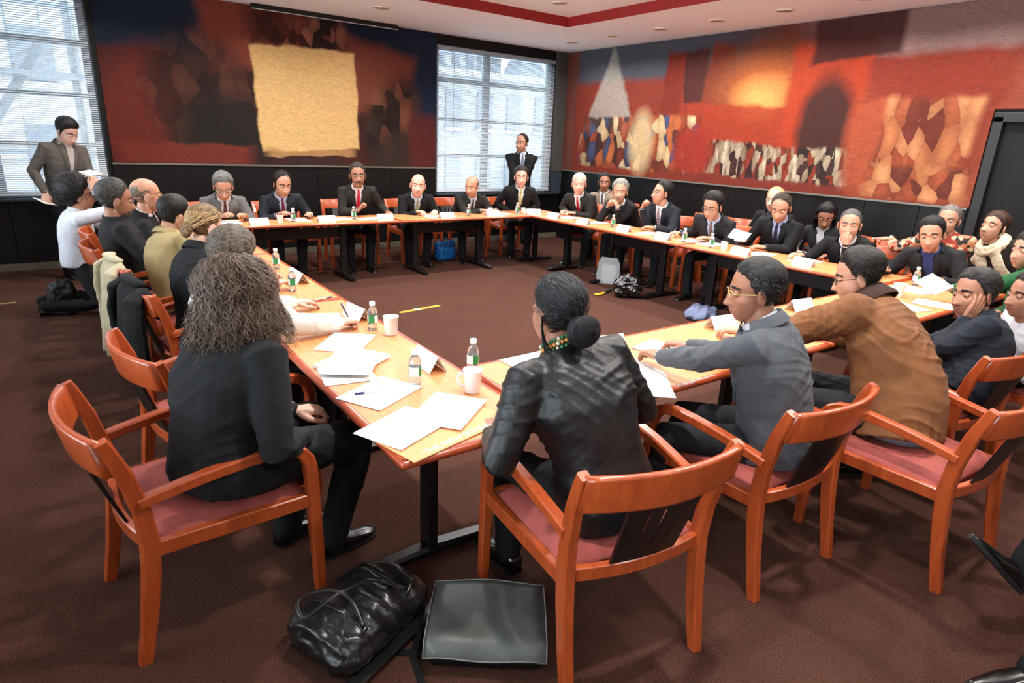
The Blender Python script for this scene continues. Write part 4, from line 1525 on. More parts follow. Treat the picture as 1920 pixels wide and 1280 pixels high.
    if tie is not None:
        tmn = cloth('tie_%d_%d_%d' % tuple(tie[:3]), tuple(tie[:3]), .5, 300, .1, .25 if len(tie) > 3 else .06)
        if len(tie) > 3 and not tmn.get('stripe'):
            tmn['stripe'] = 1
            nt = tmn.node_tree
            b = nt.nodes['Principled BSDF']
            tcx = nt.nodes.new('ShaderNodeTexCoord')
            mpx = nt.nodes.new('ShaderNodeMapping')
            mpx.inputs['Rotation'].default_value = (0, math.radians(40), 0)
            wv = nt.nodes.new('ShaderNodeTexWave')
            wv.inputs['Scale'].default_value = 16
            nt.links.new(tcx.outputs['Object'], mpx.inputs[0])
            nt.links.new(mpx.outputs[0], wv.inputs['Vector'])
            crx = nt.nodes.new('ShaderNodeValToRGB')
            crx.color_ramp.interpolation = 'CONSTANT'
            crx.color_ramp.elements[0].color = (*lin(tie[:3]), 1)
            crx.color_ramp.elements[1].color = (*lin(tie[3]), 1)
            crx.color_ramp.elements[1].position = .55
            nt.links.new(wv.outputs['Fac'], crx.inputs[0])
            nt.links.new(crx.outputs[0], b.inputs['Base Color'])
        rows = []
        for u, w, off in ((.016, .013, .018), (.0, .018, .024), (-.022, .014, .021), (-.038, .015, .017), (-.12, .021, .016), (-.19, .027, .016), (-.26, .032, .015), (-.325, .035, .013)):
            rows.append([chest(x, u * s, off) + Fw * (.002 if abs(x) < 1e-6 else 0) for x in np.linspace(-w, w, 5)])
        MB().grid(rows, 0, True, .004, Fw).build('tie', tmn, root)
    if collar:
        cb = MB()
        cw = nr * 1.10 + .007
        for sd in (-1, 1):
            rows = []
            for q in np.linspace(0, 1, 10):
                an = math.radians(185 - 163 * q) if sd > 0 else math.radians(175 + 163 * q)
                dx, dy_ = math.sin(an), math.cos(an)
                c0 = N + X * dx * cw + Fw * (dy_ * cw)
                low = .010 + .036 * max(0, (q - .6) / .4)
                row = [c0 + T * (.030 - .022 * q) - (X * dx + Fw * dy_) * .006, c0 + T * (.034 - .024 * q), c0 + T * (.014 - .016 * q) + (X * dx + Fw * dy_) * .005, c0 + T * (-.004 - low) + (X * dx + Fw * dy_) * .010]
                rows.append(row if sd > 0 else row[::-1])
            cb.grid(rows, 0, True)
        cb.build('collar', shm if not shirt_only else jm, root)
    if lapel or jn.startswith('coat'):
        # jacket collar behind the neck
        cb = MB()
        rows = []
        cw = nr * 1.12 + .026
        for an in np.linspace(math.radians(75), math.radians(285), 14):
            dx, dy_ = math.sin(an), math.cos(an)
            rad = X * dx + Fw * dy_
            c0 = N + rad * cw
            rows.append([c0 + T * .016 - rad * .008, c0 + T * .024, c0 + T * .004 + rad * .012, c0 - T * .022 + rad * .022])
        cb.grid(rows, 0, True)
        cb.build('jacket_collar', jm, root)
    if cuff:
        for k, a in arms.items():
            if a['bare']:
                continue
            w0 = a['W'] - nrm(a['W'] - a['E']) * .03
            dd = nrm(a['W'] - a['E'])
            MB().tube([w0, w0 + dd * .026], [.0335 * s, .0345 * s], 12, cap=False).build('cuff', shm, root)
    if badge:
        c = chest(.09 * s, -.16 * s, .014)
        rx = Matrix((tuple(X), tuple(Fw), tuple(T))).transposed()
        MB().cbox(c, (.035, .004, .05), .001, 0, rx).build('badge', mat('badge_white', (235, 235, 230), .5), root)
    # ------------------------------------------------ hair
    st, hrgb, hrgb2 = hair
    hm = hairmat('%d_%d_%d_%s' % (*hrgb, 'h' if hrgb2 else 'n'), hrgb, hrgb2)
    az = np.arctan2(D[:, 0], D[:, 1])
    base_st = st if st in HAIRLINES else 'low' if st in ('long', 'bun', 'slick', 'afro', 'curly') else 'short'
    hl = hairline(base_st, az)
    mask = S[:, 2] - hl
    if base_st == 'bald':
        mask = np.minimum(mask, .052 - S[:, 2] + .02 * (np.abs(az) > 2.3))
    if base_st != 'bald':
        mask = mask + folds(S, rng, .020, .010, k=6) * (np.abs(az) < 1.9)
    th = hair_t * smoothstep(-.004, .040, mask) * (.30 + .70 * smoothstep(-.01, .075, S[:, 2]))
    if st == 'afro':
        th = .062 * smoothstep(0, .06, mask) + folds(S, rng, .024, .016, k=9) * (mask > .02)
    if st == 'curly':
        th = (hair_t + .006) * smoothstep(0, .03, mask)
    wob = folds(S * 1.0, rng, .016 if st not in ('slick', 'bun') else .03, .0045 if st in ('afro', 'curly', 'long') else (.0012 if st in ('slick', 'bun') else .0042), k=6)
    th = th * (1 + .25 * np.clip(D[:, 2], 0, 1)) + wob * (mask > 0)
    Hm = MB()
    head_layer(Hm, D, F, S, mask, th, Rh, Hc, hs)
    ctx = dict(root=root, Hm=Hm, Rh=Rh, Hc=Hc, hs=hs, N=N, T=T, X=X, Fw=Fw, rng=rng, hm=hm, arms=arms, legs=legs, pelvis=pelvis, S=S, D=D, F=F, jm=jm, chest=chest, s=s, loc=loc, bvh=bvh, Ri=Ri, nr=nr, shm=shm)
    if brows:
        bm_ = (G(np.abs(S[:, 0]) - .031, .0145) > .42) & (np.abs(S[:, 2] - .0235 + .0035 * np.clip((np.abs(S[:, 0]) - .034) / .01, 0, 2)) < .0046) & (S[:, 1] > .03)
        head_layer(Hm, D, F, S, np.where(bm_, 1., -1.), np.full(len(D), .0022), Rh, Hc, hs)
    if moust:
        mm_ = (np.abs(S[:, 0]) < .030) & (S[:, 2] < -.0505 - np.abs(S[:, 0]) * .22) & (S[:, 2] > -.0640 - np.abs(S[:, 0]) * .30) & (S[:, 1] > .03)
        mx_ = MB()
        head_layer(mx_, D, F, S, np.where(mm_, 1., -1.), np.full(len(D), .0045), Rh, Hc, hs)
        mx_.build('moustache', hairmat('%d_%d_%d_n' % moust, moust), root)
    if beard:
        bb = (S[:, 2] < -.058) & (S[:, 1] > .022) & (np.abs(S[:, 0]) < .046) & ~((np.abs(S[:, 0]) < .021) & (S[:, 2] > -.087)) & (S[:, 2] > -.128)
        mx_ = MB()
        head_layer(mx_, D, F, S, np.where(bb, 1., -1.), np.full(len(D), .004) + folds(S, rng, .012, .0015), Rh, Hc, hs)
        mx_.build('beard', hairmat('%d_%d_%d_n' % beard, beard), root)
    if strands:
        add_strands(ctx, strands, mask, st)
    if extra:
        extra(ctx)
    hi = tuple(min(255, int(x * 1.35) + 8) for x in hrgb) if not hrgb2 else hrgb2
    Hm.build('hair', [hm, mat('hair_light_%d_%d_%d' % hi, hi, .5, spec=.3)], root)
    if glasses:
        gm = mat('glasses_%d_%d_%d' % glasses, glasses, .3, metal=.7)
        gb_ = MB()
        for sd in (-1, 1):
            ring = [V3(sd * .033 + .023 * math.cos(a), .094 - .10 * 0 - .006 * abs(math.cos(a)) - (.004 if math.cos(a) * sd > 0 else 0), -.004 + .0165 * math.sin(a)) for a in np.linspace(0, 2 * math.pi, 15)]
            gb_.tube([(p * hs) @ Rh.T + Hc for p in ring], .0016 * hs, 5)
            arm_ = [V3(sd * .056, .086, .002), V3(sd * .072, .055, .004), V3(sd * .079, .01, .002), V3(sd * .080, -.012, .0)]
            gb_.tube([(p * hs) @ Rh.T + Hc for p in arm_], .0017 * hs, 5)
        gb_.tube([(V3(x, .094, .001 + .003 * math.cos(x * 150)) * hs) @ Rh.T + Hc for x in (-.011, -.004, .004, .011)], .0015 * hs, 5)
        gb_.build('glasses', gm, root)
    return ctx

def add_strands(c, n, mask, st, length=.03, width=.0011):
    """short ribbons lying along the scalp, combed away from the forehead"""
    rng, D, S, hs, Rh, Hc = c['rng'], c['D'], c['S'], c['hs'], c['Rh'], c['Hc']
    cand = np.where(mask > .004)[0]
    mb = c['Hm']
    for i in rng.choice(cand, n):
        d = D[i]
        p = S[i]
        tang = V3(0, -.75, -.25) + rng.normal(size=3) * .25
        if st == 'curly':
            tang = rng.normal(size=3)
        if st == 'bun':
            tang = V3(0, -.115, -.015) - p
        tang = nrm(tang - d * (tang @ d))
        side = np.cross(tang, d)
        L = length * rng.uniform(.6, 1.3)
        pts = []
        w = width * rng.uniform(.7, 1.5)
        cur = 0 if st != 'curly' else rng.uniform(-1, 1) * 60
        for k in range(5):
            t = k / 4
            q = p + d * (.010 + .007 * math.sin(t * 2.6)) + tang * L * t + side * (math.sin(t * 3 + cur) * .006 if st == 'curly' else 0)
            # keep it on the ball of the head
            r0 = np.linalg.norm(p) + (.012 if st != 'bun' else .013)
            q = q / np.linalg.norm(q) * (r0 + .004 * math.sin(t * 3.14))
            pts.append((q, side * w * (1 - .6 * t)))
        a = [(x[0] - x[1]) for x in pts]
        b_ = [(x[0] + x[1]) for x in pts]
        rows = [[(p_ * hs) @ Rh.T + Hc for p_ in a], [(p_ * hs) @ Rh.T + Hc for p_ in b_]]
        mb.grid(rows, 1 if rng.uniform() < .3 else 0, True)
# ================================================================== the cast
def on_head(c, p):
    return (np.asarray(p, float) * c['hs']) @ c['Rh'].T + c['Hc']
def world(c, p):
    r = c['root']
    a = r.rotation_euler[2]
    return rotz(a) @ np.asarray(p, float) + np.array(r.location)
def ribbon(mb, pts, w, nrm_from, mi=0):
    """flat strand facing away from a centre"""
    P = np.array(pts)
    T = np.gradient(P, axis=0)
    O = P - nrm_from
    Sd = np.cross(T, O)
    Sd /= np.linalg.norm(Sd, axis=1)[:, None] + 1e-9
    ws = np.array(w)[:, None] if not np.isscalar(w) else w * np.linspace(1, .45, len(P))[:, None]
    mb.grid([list(P - Sd * ws), list(P + Sd * ws)], mi, True)

def curly_long(c):
    """bushy shoulder-length curls"""
    rng = c['rng']
    m = MB()
    m.sphere((0, -.016, .034), (.096, .116, .104), 20, 14)
    for az in np.radians(np.arange(66, 296, 15)):
        x, y = math.sin(az), math.cos(az)
        for z, r, q in ((.02, .056, .058), (-.05, .056, .082), (-.12, .050, .096), (-.175, .036, .100)):
            m.sphere((x * q + rng.normal() * .006, y * q - .012, z + rng.normal() * .014), (r, r, r * 1.1), 10, 7)
    v, n, f = remesh(m, .010, 4)
    v = v + n * (folds(v, rng, .06, .022, k=6) + folds(v, rng, .022, .008, k=6))[:, None]
    c['Hm'].add([on_head(c, p) for p in v], f, 0, True)
    for i in range(3600):
        az = rng.uniform(math.radians(55), math.radians(305)) if rng.uniform() > .2 else rng.uniform(0, 2 * math.pi)
        e0 = rng.uniform(-.9, 1.5)
        L = rng.uniform(.05, .17)
        fq, am = rng.uniform(55, 120), rng.uniform(.006, .017)
        ph = rng.uniform(0, 6.28)
        drift = rng.normal() * 1.6
        lift = rng.uniform(-.004, .016)
        pts = []
        for k in range(12):
            l = L * k / 11
            el = e0 - l / .115
            if el > -.3:
                rr, zz = .104 * math.cos(el) + .012, .036 + .108 * math.sin(el)
            else:
                q = min((-el - .3) / 1.3, 1)
                rr, zz = .111 + .046 * math.sin(q * 1.5), .004 - .115 * (-el - .3)
            if zz < -.225:
                break
            aa = az + drift * l + am * 7 * math.sin(fq * l + ph)
            am_ = ((aa + math.pi) % (2 * math.pi)) - math.pi
            lim = math.radians(60)
            if zz < .055 and abs(am_) < lim:
                aa = lim * (1 if am_ > 0 else -1)
            rr += lift * (.3 + k / 11) + am * .9 * math.cos(fq * l + ph * 1.7)
            zz += am * .5 * math.sin(fq * l * .8 + ph)
            pts.append(V3(math.sin(aa) * rr, math.cos(aa) * rr * 1.06 - .016, zz))
        if len(pts) > 3:
            ribbon(c['Hm'], [on_head(c, p) for p in pts], .0013, c['Hc'], 1 if rng.uniform() < .45 else 0)
def long_straight(c):
    rng = c['rng']
    for i in range(500):
        az = rng.uniform(math.radians(70), math.radians(290))
        pts = []
        e0 = rng.uniform(.1, 1.3)
        for k in range(8):
            l = .26 * k / 7
            el = e0 - l / .11
            if el > 0:
                rr, zz = .100 * math.cos(el) + .004, .034 + .102 * math.sin(el)
            else:
                rr, zz = .104, .034 + .102 * el
            if zz < -.15:
                break
            pts.append(V3(math.sin(az) * rr * .9, math.cos(az) * rr * 1.05 - .014, zz))
        if len(pts) > 2:
            ribbon(c['Hm'], [on_head(c, p) for p in pts], .004, c['Hc'])
def bun_hair(c):
    rng = c['rng']
    bc = V3(.004, -.128, -.032)
    m = MB().sphere((0, 0, 0), (.056, .044, .050), 22, 16)
    v = np.array(m.v)
    v *= (1 + .05 * np.sin(np.arctan2(v[:, 2], v[:, 0]) * 3 + v[:, 1] * 60))[:, None]
    c['Hm'].add([on_head(c, p + bc) for p in v], m.f, 0, True)
    for i in range(260):                       # wound strands
        a0 = rng.uniform(0, 6.28)
        rr = rng.uniform(.012, .054)
        sp = rng.uniform(1.2, 2.6)
        pts = []
        for k in range(8):
            a = a0 + sp * k / 7
            y = -.046 * math.sqrt(max(0, 1 - (rr / .058) ** 2)) - .002
            pts.append(on_head(c, bc + V3(math.cos(a) * rr * 1.06, y, math.sin(a) * rr * .95)))
        ribbon(c['Hm'], pts, .0016, on_head(c, bc + V3(0, .05, 0)), 1 if rng.uniform() < .3 else 0)
    for i in range(60):                        # loose ends under the bun and beside the neck
        x0 = rng.uniform(-.035, .03)
        L = rng.uniform(.06, .11)
        sx = rng.normal() * .012
        pts = [on_head(c, V3(x0 + sx * t, -.125 + .020 * t + .01 * math.sin(3 * t), -.060 - L * t)) for t in np.linspace(0, 1, 7)]
        ribbon(c['Hm'], pts, .0022, c['Hc'])
    for sd, n in ((-1, 34), (1, 10)):
        for i in range(n):
            L = rng.uniform(.10, .17)
            q = rng.uniform(-.01, .01)
            pts = [on_head(c, V3(sd * (.082 + .012 * math.sin(t * 3) - .02 * t) + q, -.03 - .03 * t + q, .0 - L * t)) for t in np.linspace(0, 1, 8)]
            ribbon(c['Hm'], pts, .0015, c['Hc'])
    # beaded band round the neck of the tunic
    N, X, Fw, T, nr = c['N'], c['X'], c['Fw'], c['T'], c['nr']
    bd = MB()
    for row, (dz, r, mi) in enumerate(((.026, nr * 1.10 + .016, 0), (.012, nr * 1.10 + .019, 1), (-.004, nr * 1.10 + .023, 0))):
        for k in range(30):
            a = 2 * math.pi * k / 30 + row * .1
            p = N + X * math.sin(a) * r + Fw * math.cos(a) * r + T * dz
            bd.sphere(p, .0075, 6, 5, mi if k % 3 else 2)
    bd.build('beaded_collar', [mat('bead_green', (44, 112, 66), .35), mat('bead_amber', (196, 132, 62), .35), mat('bead_cream', (214, 206, 170), .35)], c['root'])
def afro(c):
    rng = c['rng']
    for i in range(900):
        d = nrm(rng.normal(size=3))
        if d[2] < -.35 or (d[1] > .35 and d[2] < .45):
            continue
        p = V3(0, -.014, .034) + d * V3(.125, .145, .135)
        q = p + d * .010 + rng.normal(size=3) * .006
        r = q + d * .004 + rng.normal(size=3) * .009
        ribbon(c['Hm'], [on_head(c, x) for x in (p * .97, p, q, r)], .0028, c['Hc'])
def slick_knot(c):
    rng = c['rng']
    m = MB().sphere((0, 0, 0), (.040, .026, .046), 14, 10)
    v = np.array(m.v)
    c['Hm'].add([on_head(c, p + V3(0, -.112, -.030)) for p in v], m.f, 0, True)
    for i in range(420):
        az = rng.uniform(0, 2 * math.pi)
        e0 = rng.uniform(.2, 1.35)
        p0 = V3(math.sin(az) * .083 * math.cos(e0), math.cos(az) * .104 * math.cos(e0) - .012, .034 + .104 * math.sin(e0))
        if p0[2] < .07 and p0[1] > .05:
            continue
        p1 = V3(rng.normal() * .012, -.122, -.02 + rng.normal() * .02)
        pts = []
        for t in np.linspace(0, .92, 9):
            q = p0 * (1 - t) + p1 * t
            u = nrm(q - V3(0, -.012, .02))
            r = .1 + .004 * math.sin(3.1 * t)
            k = 1 / math.sqrt((u[0] / .0865) ** 2 + (u[1] / .109) ** 2 + (u[2] / .102) ** 2)
            pts.append(on_head(c, V3(0, -.012, .026) + u * k))
        ribbon(c['Hm'], pts, .0020, c['Hc'], 1 if rng.uniform() < .5 else 0)
    er = MB()
    for sd in (1, -1):
        ring = [on_head(c, V3(sd * .083, -.012 + .017 * math.sin(a), -.062 + .020 * math.cos(a))) for a in np.linspace(0, 2 * math.pi, 19)]
        er.tube(ring, .0017, 5)
    er.build('hoop_earrings', mat('earring_silver', (220, 220, 215), .2, metal=1), c['root'])
    N, X, Fw, T, nr = c['N'], c['X'], c['Fw'], c['T'], c['nr']
    nk = MB()
    for k in range(26):
        a = 2 * math.pi * k / 26
        nk.sphere(N + X * math.sin(a) * (nr * 1.12 + .012) + Fw * math.cos(a) * (nr * 1.2 + .014) + T * (.004 - .02 * math.cos(a)), .0055, 6, 5)
    nk.build('necklace', mat('necklace_gold', (212, 166, 72), .3, metal=.8), c['root'])
def scarf(c):
    N, X, Fw, T = c['N'], c['X'], c['Fw'], c['T']
    rng = c['rng']
    m = MB()
    for r, z, th in ((.088, .012, .032), (.105, -.018, .034)):
        m.tube([N + X * math.sin(a) * r * 1.15 + Fw * (math.cos(a) * r + .008) + T * (z - .02 * math.cos(a)) for a in np.linspace(0, 2 * math.pi, 19)], th, 10)
    for sd, x0 in ((-1, -.05), (1, .075)):
        m.tube([c['chest'](x0 + sd * .03 * t, -.02 - .34 * t, .012) for t in np.linspace(0, 1, 9)], [(.055, .022)] * 9, 10, up=tuple(Fw))
    m.tube([c['chest'](.13, -.02, .01), c['chest'](.155, -.10, .012), c['chest'](.17, -.22, .012), c['chest'](.16, -.34, .012)], [(.04, .018)] * 4, 10, up=tuple(Fw))
    v, n, f = remesh(m, .009, 3)
    v = v + n * folds(v, rng, .035, .008, k=6)[:, None]
    MB().add(v, f).build('scarf', cloth('scarf_cream', (226, 208, 178), .9, 300, .25), c['root'])
def grey_hem(c):
    """grey shirt tail showing below the brown jacket and a dark knitted collar"""
    m = MB()
    p = c['pelvis']
    rings = []
    for z, k in ((-.075, 1.0), (-.045, 1.05), (-.01, 1.0)):
        rings.append([p + V3(math.cos(a) * .196 * k, math.sin(a) * .166 * k - .012, z) for a in np.linspace(0, 2 * math.pi, 28, endpoint=False)])
    m.rings(rings, 0)
    m.build('shirt_tail', cloth('grey_tail', (120, 122, 130), .85), c['root'])
    N, X, Fw, T, nr = c['N'], c['X'], c['Fw'], c['T'], c['nr']
    cb = MB()
    rows = []
    for an in np.linspace(math.radians(30), math.radians(330), 22):
        rad = X * math.sin(an) + Fw * math.cos(an)
        c0 = N + rad * (nr * 1.12 + .016)
        rows.append([c0 + T * .040 - rad * .006, c0 + T * .046 + rad * .004, c0 + T * .020 + rad * .018, c0 - T * .016 + rad * .040, c0 - T * .030 + rad * .040])
    cb.grid(rows, 0, True)
    cb.build('knit_collar', cloth('brown_knit', (70, 48, 42), .9, 120, .5), c['root'])
def silk_mat():
    m = mat('cloth_black_silk', (12, 14, 16), .45, bump=.35, bscale=110, var=.3, vscale=30, stretch=(1, 1, .25), spec=.45)
    return m
def brown_mat():
    return mat('cloth_brown_cotton', (112, 68, 32), .82, bump=.22, bscale=300, var=.14, vscale=7)
def pattern_mat():
    m = mat('cloth_red_pattern', (196, 150, 120), .8)
    nt = m.node_tree
    b = nt.nodes['Principled BSDF']
    tc = nt.nodes.new('ShaderNodeTexCoord')
    v = nt.nodes.new('ShaderNodeTexVoronoi')
    v.inputs['Scale'].default_value = 26
    nt.links.new(tc.outputs['Object'], v.inputs['Vector'])
    cr = nt.nodes.new('ShaderNodeValToRGB')
    cr.color_ramp.interpolation = 'CONSTANT'
    for i, (p, c_) in enumerate(((0, (206, 178, 142)), (.35, (150, 48, 34)), (.6, (40, 26, 24)), (.8, (190, 120, 86)))):
        e = cr.color_ramp.elements[i] if i < 2 else cr.color_ramp.elements.new(p)
        e.position = p
        e.color = (*lin(c_), 1)
    sp = nt.nodes.new('ShaderNodeSeparateColor')
    nt.links.new(v.outputs['Color'], sp.inputs[0])
    nt.links.new(sp.outputs[0], cr.inputs[0])
    nt.links.new(cr.outputs[0], b.inputs['Base Color'])
    return m
BLK = (20, 18, 18)
GREYH = (112, 108, 102)
NEAR = dict(vox=.0085, handvox=.0038, hd=(84, 66), fold=.008)
MID = dict(vox=.011, handvox=.0045, hd=(72, 58), fold=.006)
ZT = .762
C = {}
# ---- left row
gL = 'people along the left table'
C['P1'] = person('woman with bushy shoulder-length curls in a black suit, seen from behind', (.36, 2.20), (.475, 2.30, 1.135), 62, body_face=70, group=gL, skin='fair', female=True, fat=.8, jacket=('black_wool', (19, 22, 25)), shirt=(206, 208, 220), lapel=True, hair=('long', (62, 48, 41), (122, 102, 88)), trousers=(22, 24, 27), lh=dict(p=(.66, 2.42, .60), pose='clasp'), rh=dict(p=(.62, 2.16, .60), pose='rest', palm=(0, .4, -1)), extra=curly_long, scale=1.10, seed=3, hs=1.06, feet=((.10, .36, .085), (-.12, .30, .085)), slouch=.05, **NEAR)
C['P2'] = person('woman in a white jacket writing, short curly greying hair', (.54, 3.00), (.665, 3.32, 1.085), 58, body_face=72, group=gL, skin='fair', female=True, jacket=('white_linen', (232, 226, 216)), shirt=(220, 220, 220), lapel=True, hair=('curly', (62, 52, 44), (140, 126, 110)), hair_t=.024, trousers=(30, 28, 28), strands=900, rh=dict(p=(1.09, 3.03, ZT), pose='pen', dir=(.95, .25, -.02)), lh=dict(p=(1.00, 3.52, ZT), pose='rest', dir=(.95, .1, -.03)), seed=4, pitch=-14, sleeve=1.12, slouch=.06, **NEAR)
C['P3'] = person('woman in a black jacket with slicked-back streaked hair and hoop earring', (.60, 4.04), (.69, 4.16, 1.125), 66, body_face=76, group=gL, skin='fair', female=True, jacket=('black_crepe', (26, 26, 28)), shirt=(226, 214, 170), hair=('slick', (84, 64, 42), (186, 150, 102)), hair_t=.010, lh=dict(p=(1.02, 4.35, ZT), pose='rest'), rh=dict(p=(1.02, 4.02, ZT), pose='rest'), extra=slick_knot, seed=5, pitch=-12, slouch=.05, collar=False, **MID)
C['P4'] = person('dark-haired man in a tan jacket bowed over a black device', (.58, 4.78), (.63, 4.92, 1.10), 72, body_face=80, group=gL, skin='tan', jacket=('tan_wool', (170, 148, 104)), shirt=(130, 156, 200), hair=('short', (24, 21, 18), None), hair_t=.020, rh=dict(p=(.76, 4.72, 1.02), pose='clasp', dir=(-.1, .35, 1), palm=(-.6, .6, 0), pole=(.4, -.2, -1)), lh=dict(p=(1.0, 5.05, ZT), pose='rest'), seed=6, pitch=-18, strands=300, slouch=.07, **MID)
C['P6'] = person('bearded man with swept grey hair and glasses in a black suit', (.42, 5.62), (.335, 5.60, 1.148), 84, body_face=84, group=gL, skin='brown', jacket=('black_suit', (24, 24, 26)), shirt=(30, 30, 32), lapel=False, hair=('short', (44, 42, 40), (104, 100, 96)), hair_t=.020, beard=(96, 92, 88), moust=(80, 76, 72), glasses=(150, 150, 150), lh=dict(p=(.72, 5.72, ZT), pose='rest'), rh=dict(p=(.70, 5.36, ZT), pose='rest'), seed=7, pitch=-6, hs=1.18, strands=250, **MID)
C['P5'] = person('bald man with thin glasses, dark suit and dark red tie', (.50, 6.34), (.60, 6.22, 1.122), 86, body_face=90, group=gL, skin='tan', jacket=('black_suit', (24, 24, 26)), shirt=(226, 226, 230), tie=(110, 20, 34), hair=('bald', (104, 90, 80), (140, 126, 112)), hair_t=.003, glasses=(170, 150, 110), lh=dict(p=(.86, 6.2, ZT), pose='rest'), rh=dict(p=(.84, 5.98, ZT), pose='rest'), seed=8, hs=1.2, **MID)
C['P7'] = person('kneeling photographer with a round afro and white shirt', (.05, 6.98), (.135, 7.0, 1.055), 86, group='standing people', skin='tan', jacket=('white_cotton', (212, 214, 222)), shirt_only=True, lapel=False, hair=('afro', (20, 16, 15), None), trousers=(20, 20, 22), seat=.40, rh=dict(p=(.25, 6.86, 1.13), pose='clasp', bare=True, dir=(.25, .5, .8), palm=(0, 1, -.2), pole=(.6, 1, -.5)), lh=dict(p=(.34, 7.10, .96), pose='clasp', dir=(.6, -.3, .6), palm=(.2, 0, 1)), feet=((.12, -.30, .09), (-.12, -.30, .09)), cuff=False, extra=afro, seed=9, hs=1.16, eyes='down', vox=.012, handvox=.005)
C['P8'] = person('standing man in a tweed jacket reading an open notebook', (.04, 8.62), (.155, 8.50, 1.585), 142, body_face=150, group='standing people', stand=True, scale=.97, skin='fair', jacket=('grey_tweed', (100, 93, 88)), shirt=(206, 196, 190), lapel=True, hair=('low', (24, 20, 20), None), hair_t=.018, trousers=(20, 20, 24), rh=dict(p=(-.13, 8.40, .96), pose='fist', dir=(-.1, -.5, -.85)), lh=dict(p=(.27, 8.32, 1.10), pose='rest', dir=(-.5, -.8, .05), palm=(0, 0, 1)), pitch=-28, eyes='down', seed=10, hs=1.18, strands=250, **MID)
# ---- back row
gB = 'people along the back table'
C['B1'] = person('grey-suited man with thick silver hair looking down at papers', (1.50, 8.02), (1.485, 7.62, 1.075), 188, body_face=182, group=gB, skin='tan', jacket=('mid_grey', (108, 107, 108)), shirt=(224, 222, 224), tie=(110, 70, 62), hair=('short', (92, 92, 90), (146, 146, 142)), hair_t=.022, rh=dict(p=(1.40, 7.50, ZT), pose='rest'), lh=dict(p=(1.66, 7.48, ZT), pose='rest'), pitch=-26, eyes='down', seed=11, hs=1.23, glasses=(150, 150, 150), strands=200)
C['B2'] = person('man in a navy suit with a red patterned tie reading', (2.20, 8.02), (2.14, 7.66, 1.10), 172, body_face=184, group=gB, skin='tan', jacket=('navy_suit', (34, 38, 50)), shirt=(178, 192, 222), tie=(130, 26, 50, (40, 30, 60)), hair=('high', (26, 20, 18), None), hair_t=.010, rh=dict(p=(2.02, 7.52, ZT), pose='rest'), lh=dict(p=(2.40, 7.54, ZT), pose='rest'), pitch=-16, eyes='down', strands=220, seed=12, hs=1.23)
C['B3'] = person('man with moustache, glasses and a plain red tie sitting upright', (3.14, 8.05), (3.06, 7.64, 1.205), 196, body_face=190, group=gB, skin='brown', jacket=('dark_olive', (44, 42, 40)), shirt=(226, 214, 216), tie=(196, 26, 60), hair=('short', (34, 28, 26), (70, 62, 58)), hair_t=.014, moust=(60, 54, 50), glasses=(120, 120, 120), rh=dict(p=(3.00, 7.50, .80), pose='fist', dir=(.5, -.2, .7)), lh=dict(p=(3.40, 7.52, ZT), pose='rest'), strands=220, seed=13, hs=1.23)
C['B4'] = person('bald man with a pale green tie folding his hands on papers', (3.98, 8.05), (3.875, 7.60, 1.085), 204, body_face=192, group=gB, skin='pink', jacket=('black_suit', (24, 24, 26)), shirt=(196, 210, 228), tie=(150, 160, 120), hair=('bald', (120, 92, 76), None), hair_t=.004, rh=dict(p=(3.80, 7.48, ZT), pose='clasp', dir=(.4, -.8, 0)), lh=dict(p=(4.05, 7.46, ZT), pose='clasp', dir=(-.4, -.8, 0)), seed=14, hs=1.23, roll=-6, fat=.5)
C['B5'] = person('thin-haired man with a blue tie and white badge looking aside', (4.82, 8.05), (4.725, 7.62, 1.065), 238, body_face=192, group=gB, skin='tan', jacket=('dark_olive', (44, 42, 40)), shirt=(206, 214, 228), tie=(52, 58, 86), hair=('bald', (80, 70, 64), (110, 100, 92)), hair_t=.006, badge=True, rh=dict(p=(4.76, 7.40, ZT), pose='clasp', dir=(.6, -.6, 0)), lh=dict(p=(4.98, 7.38, ZT), pose='clasp', dir=(-.6, -.6, 0)), pitch=-8, seed=15, hs=1.23)
C['B6'] = person('young man with a pale yellow tie at the table corner', (5.76, 8.00), (5.62, 7.68, 1.190), 214, body_face=204, group=gB, skin='pink', jacket=('black_suit', (24, 24, 26)), shirt=(226, 228, 232), tie=(202, 190, 130), hair=('short', (40, 28, 22), None), hair_t=.018, strands=220, seed=16, hs=1.26)
C['B7'] = person('man standing in a black suit with clasped hands before the window', (6.42, 8.82), (6.38, 8.75, 1.665), 246, body_face=208, group='standing people', stand=True, scale=1.02, skin='tan', jacket=('black_suit', (24, 24, 26)), shirt=(214, 220, 230), tie=(110, 124, 150), hair=('high', (36, 26, 22), None), hair_t=.008, rh=dict(p=(6.30, 8.56, 1.02), pose='clasp', dir=(.4, -.2, -.6), pole=(1, -.3, -.2)), lh=dict(p=(6.20, 8.62, 1.02), pose='clasp', dir=(-.2, .1, -.6), pole=(-1, -.3, -.2)), seed=17, hs=1.30, shoulder=1.12, trousers=(20, 20, 24))
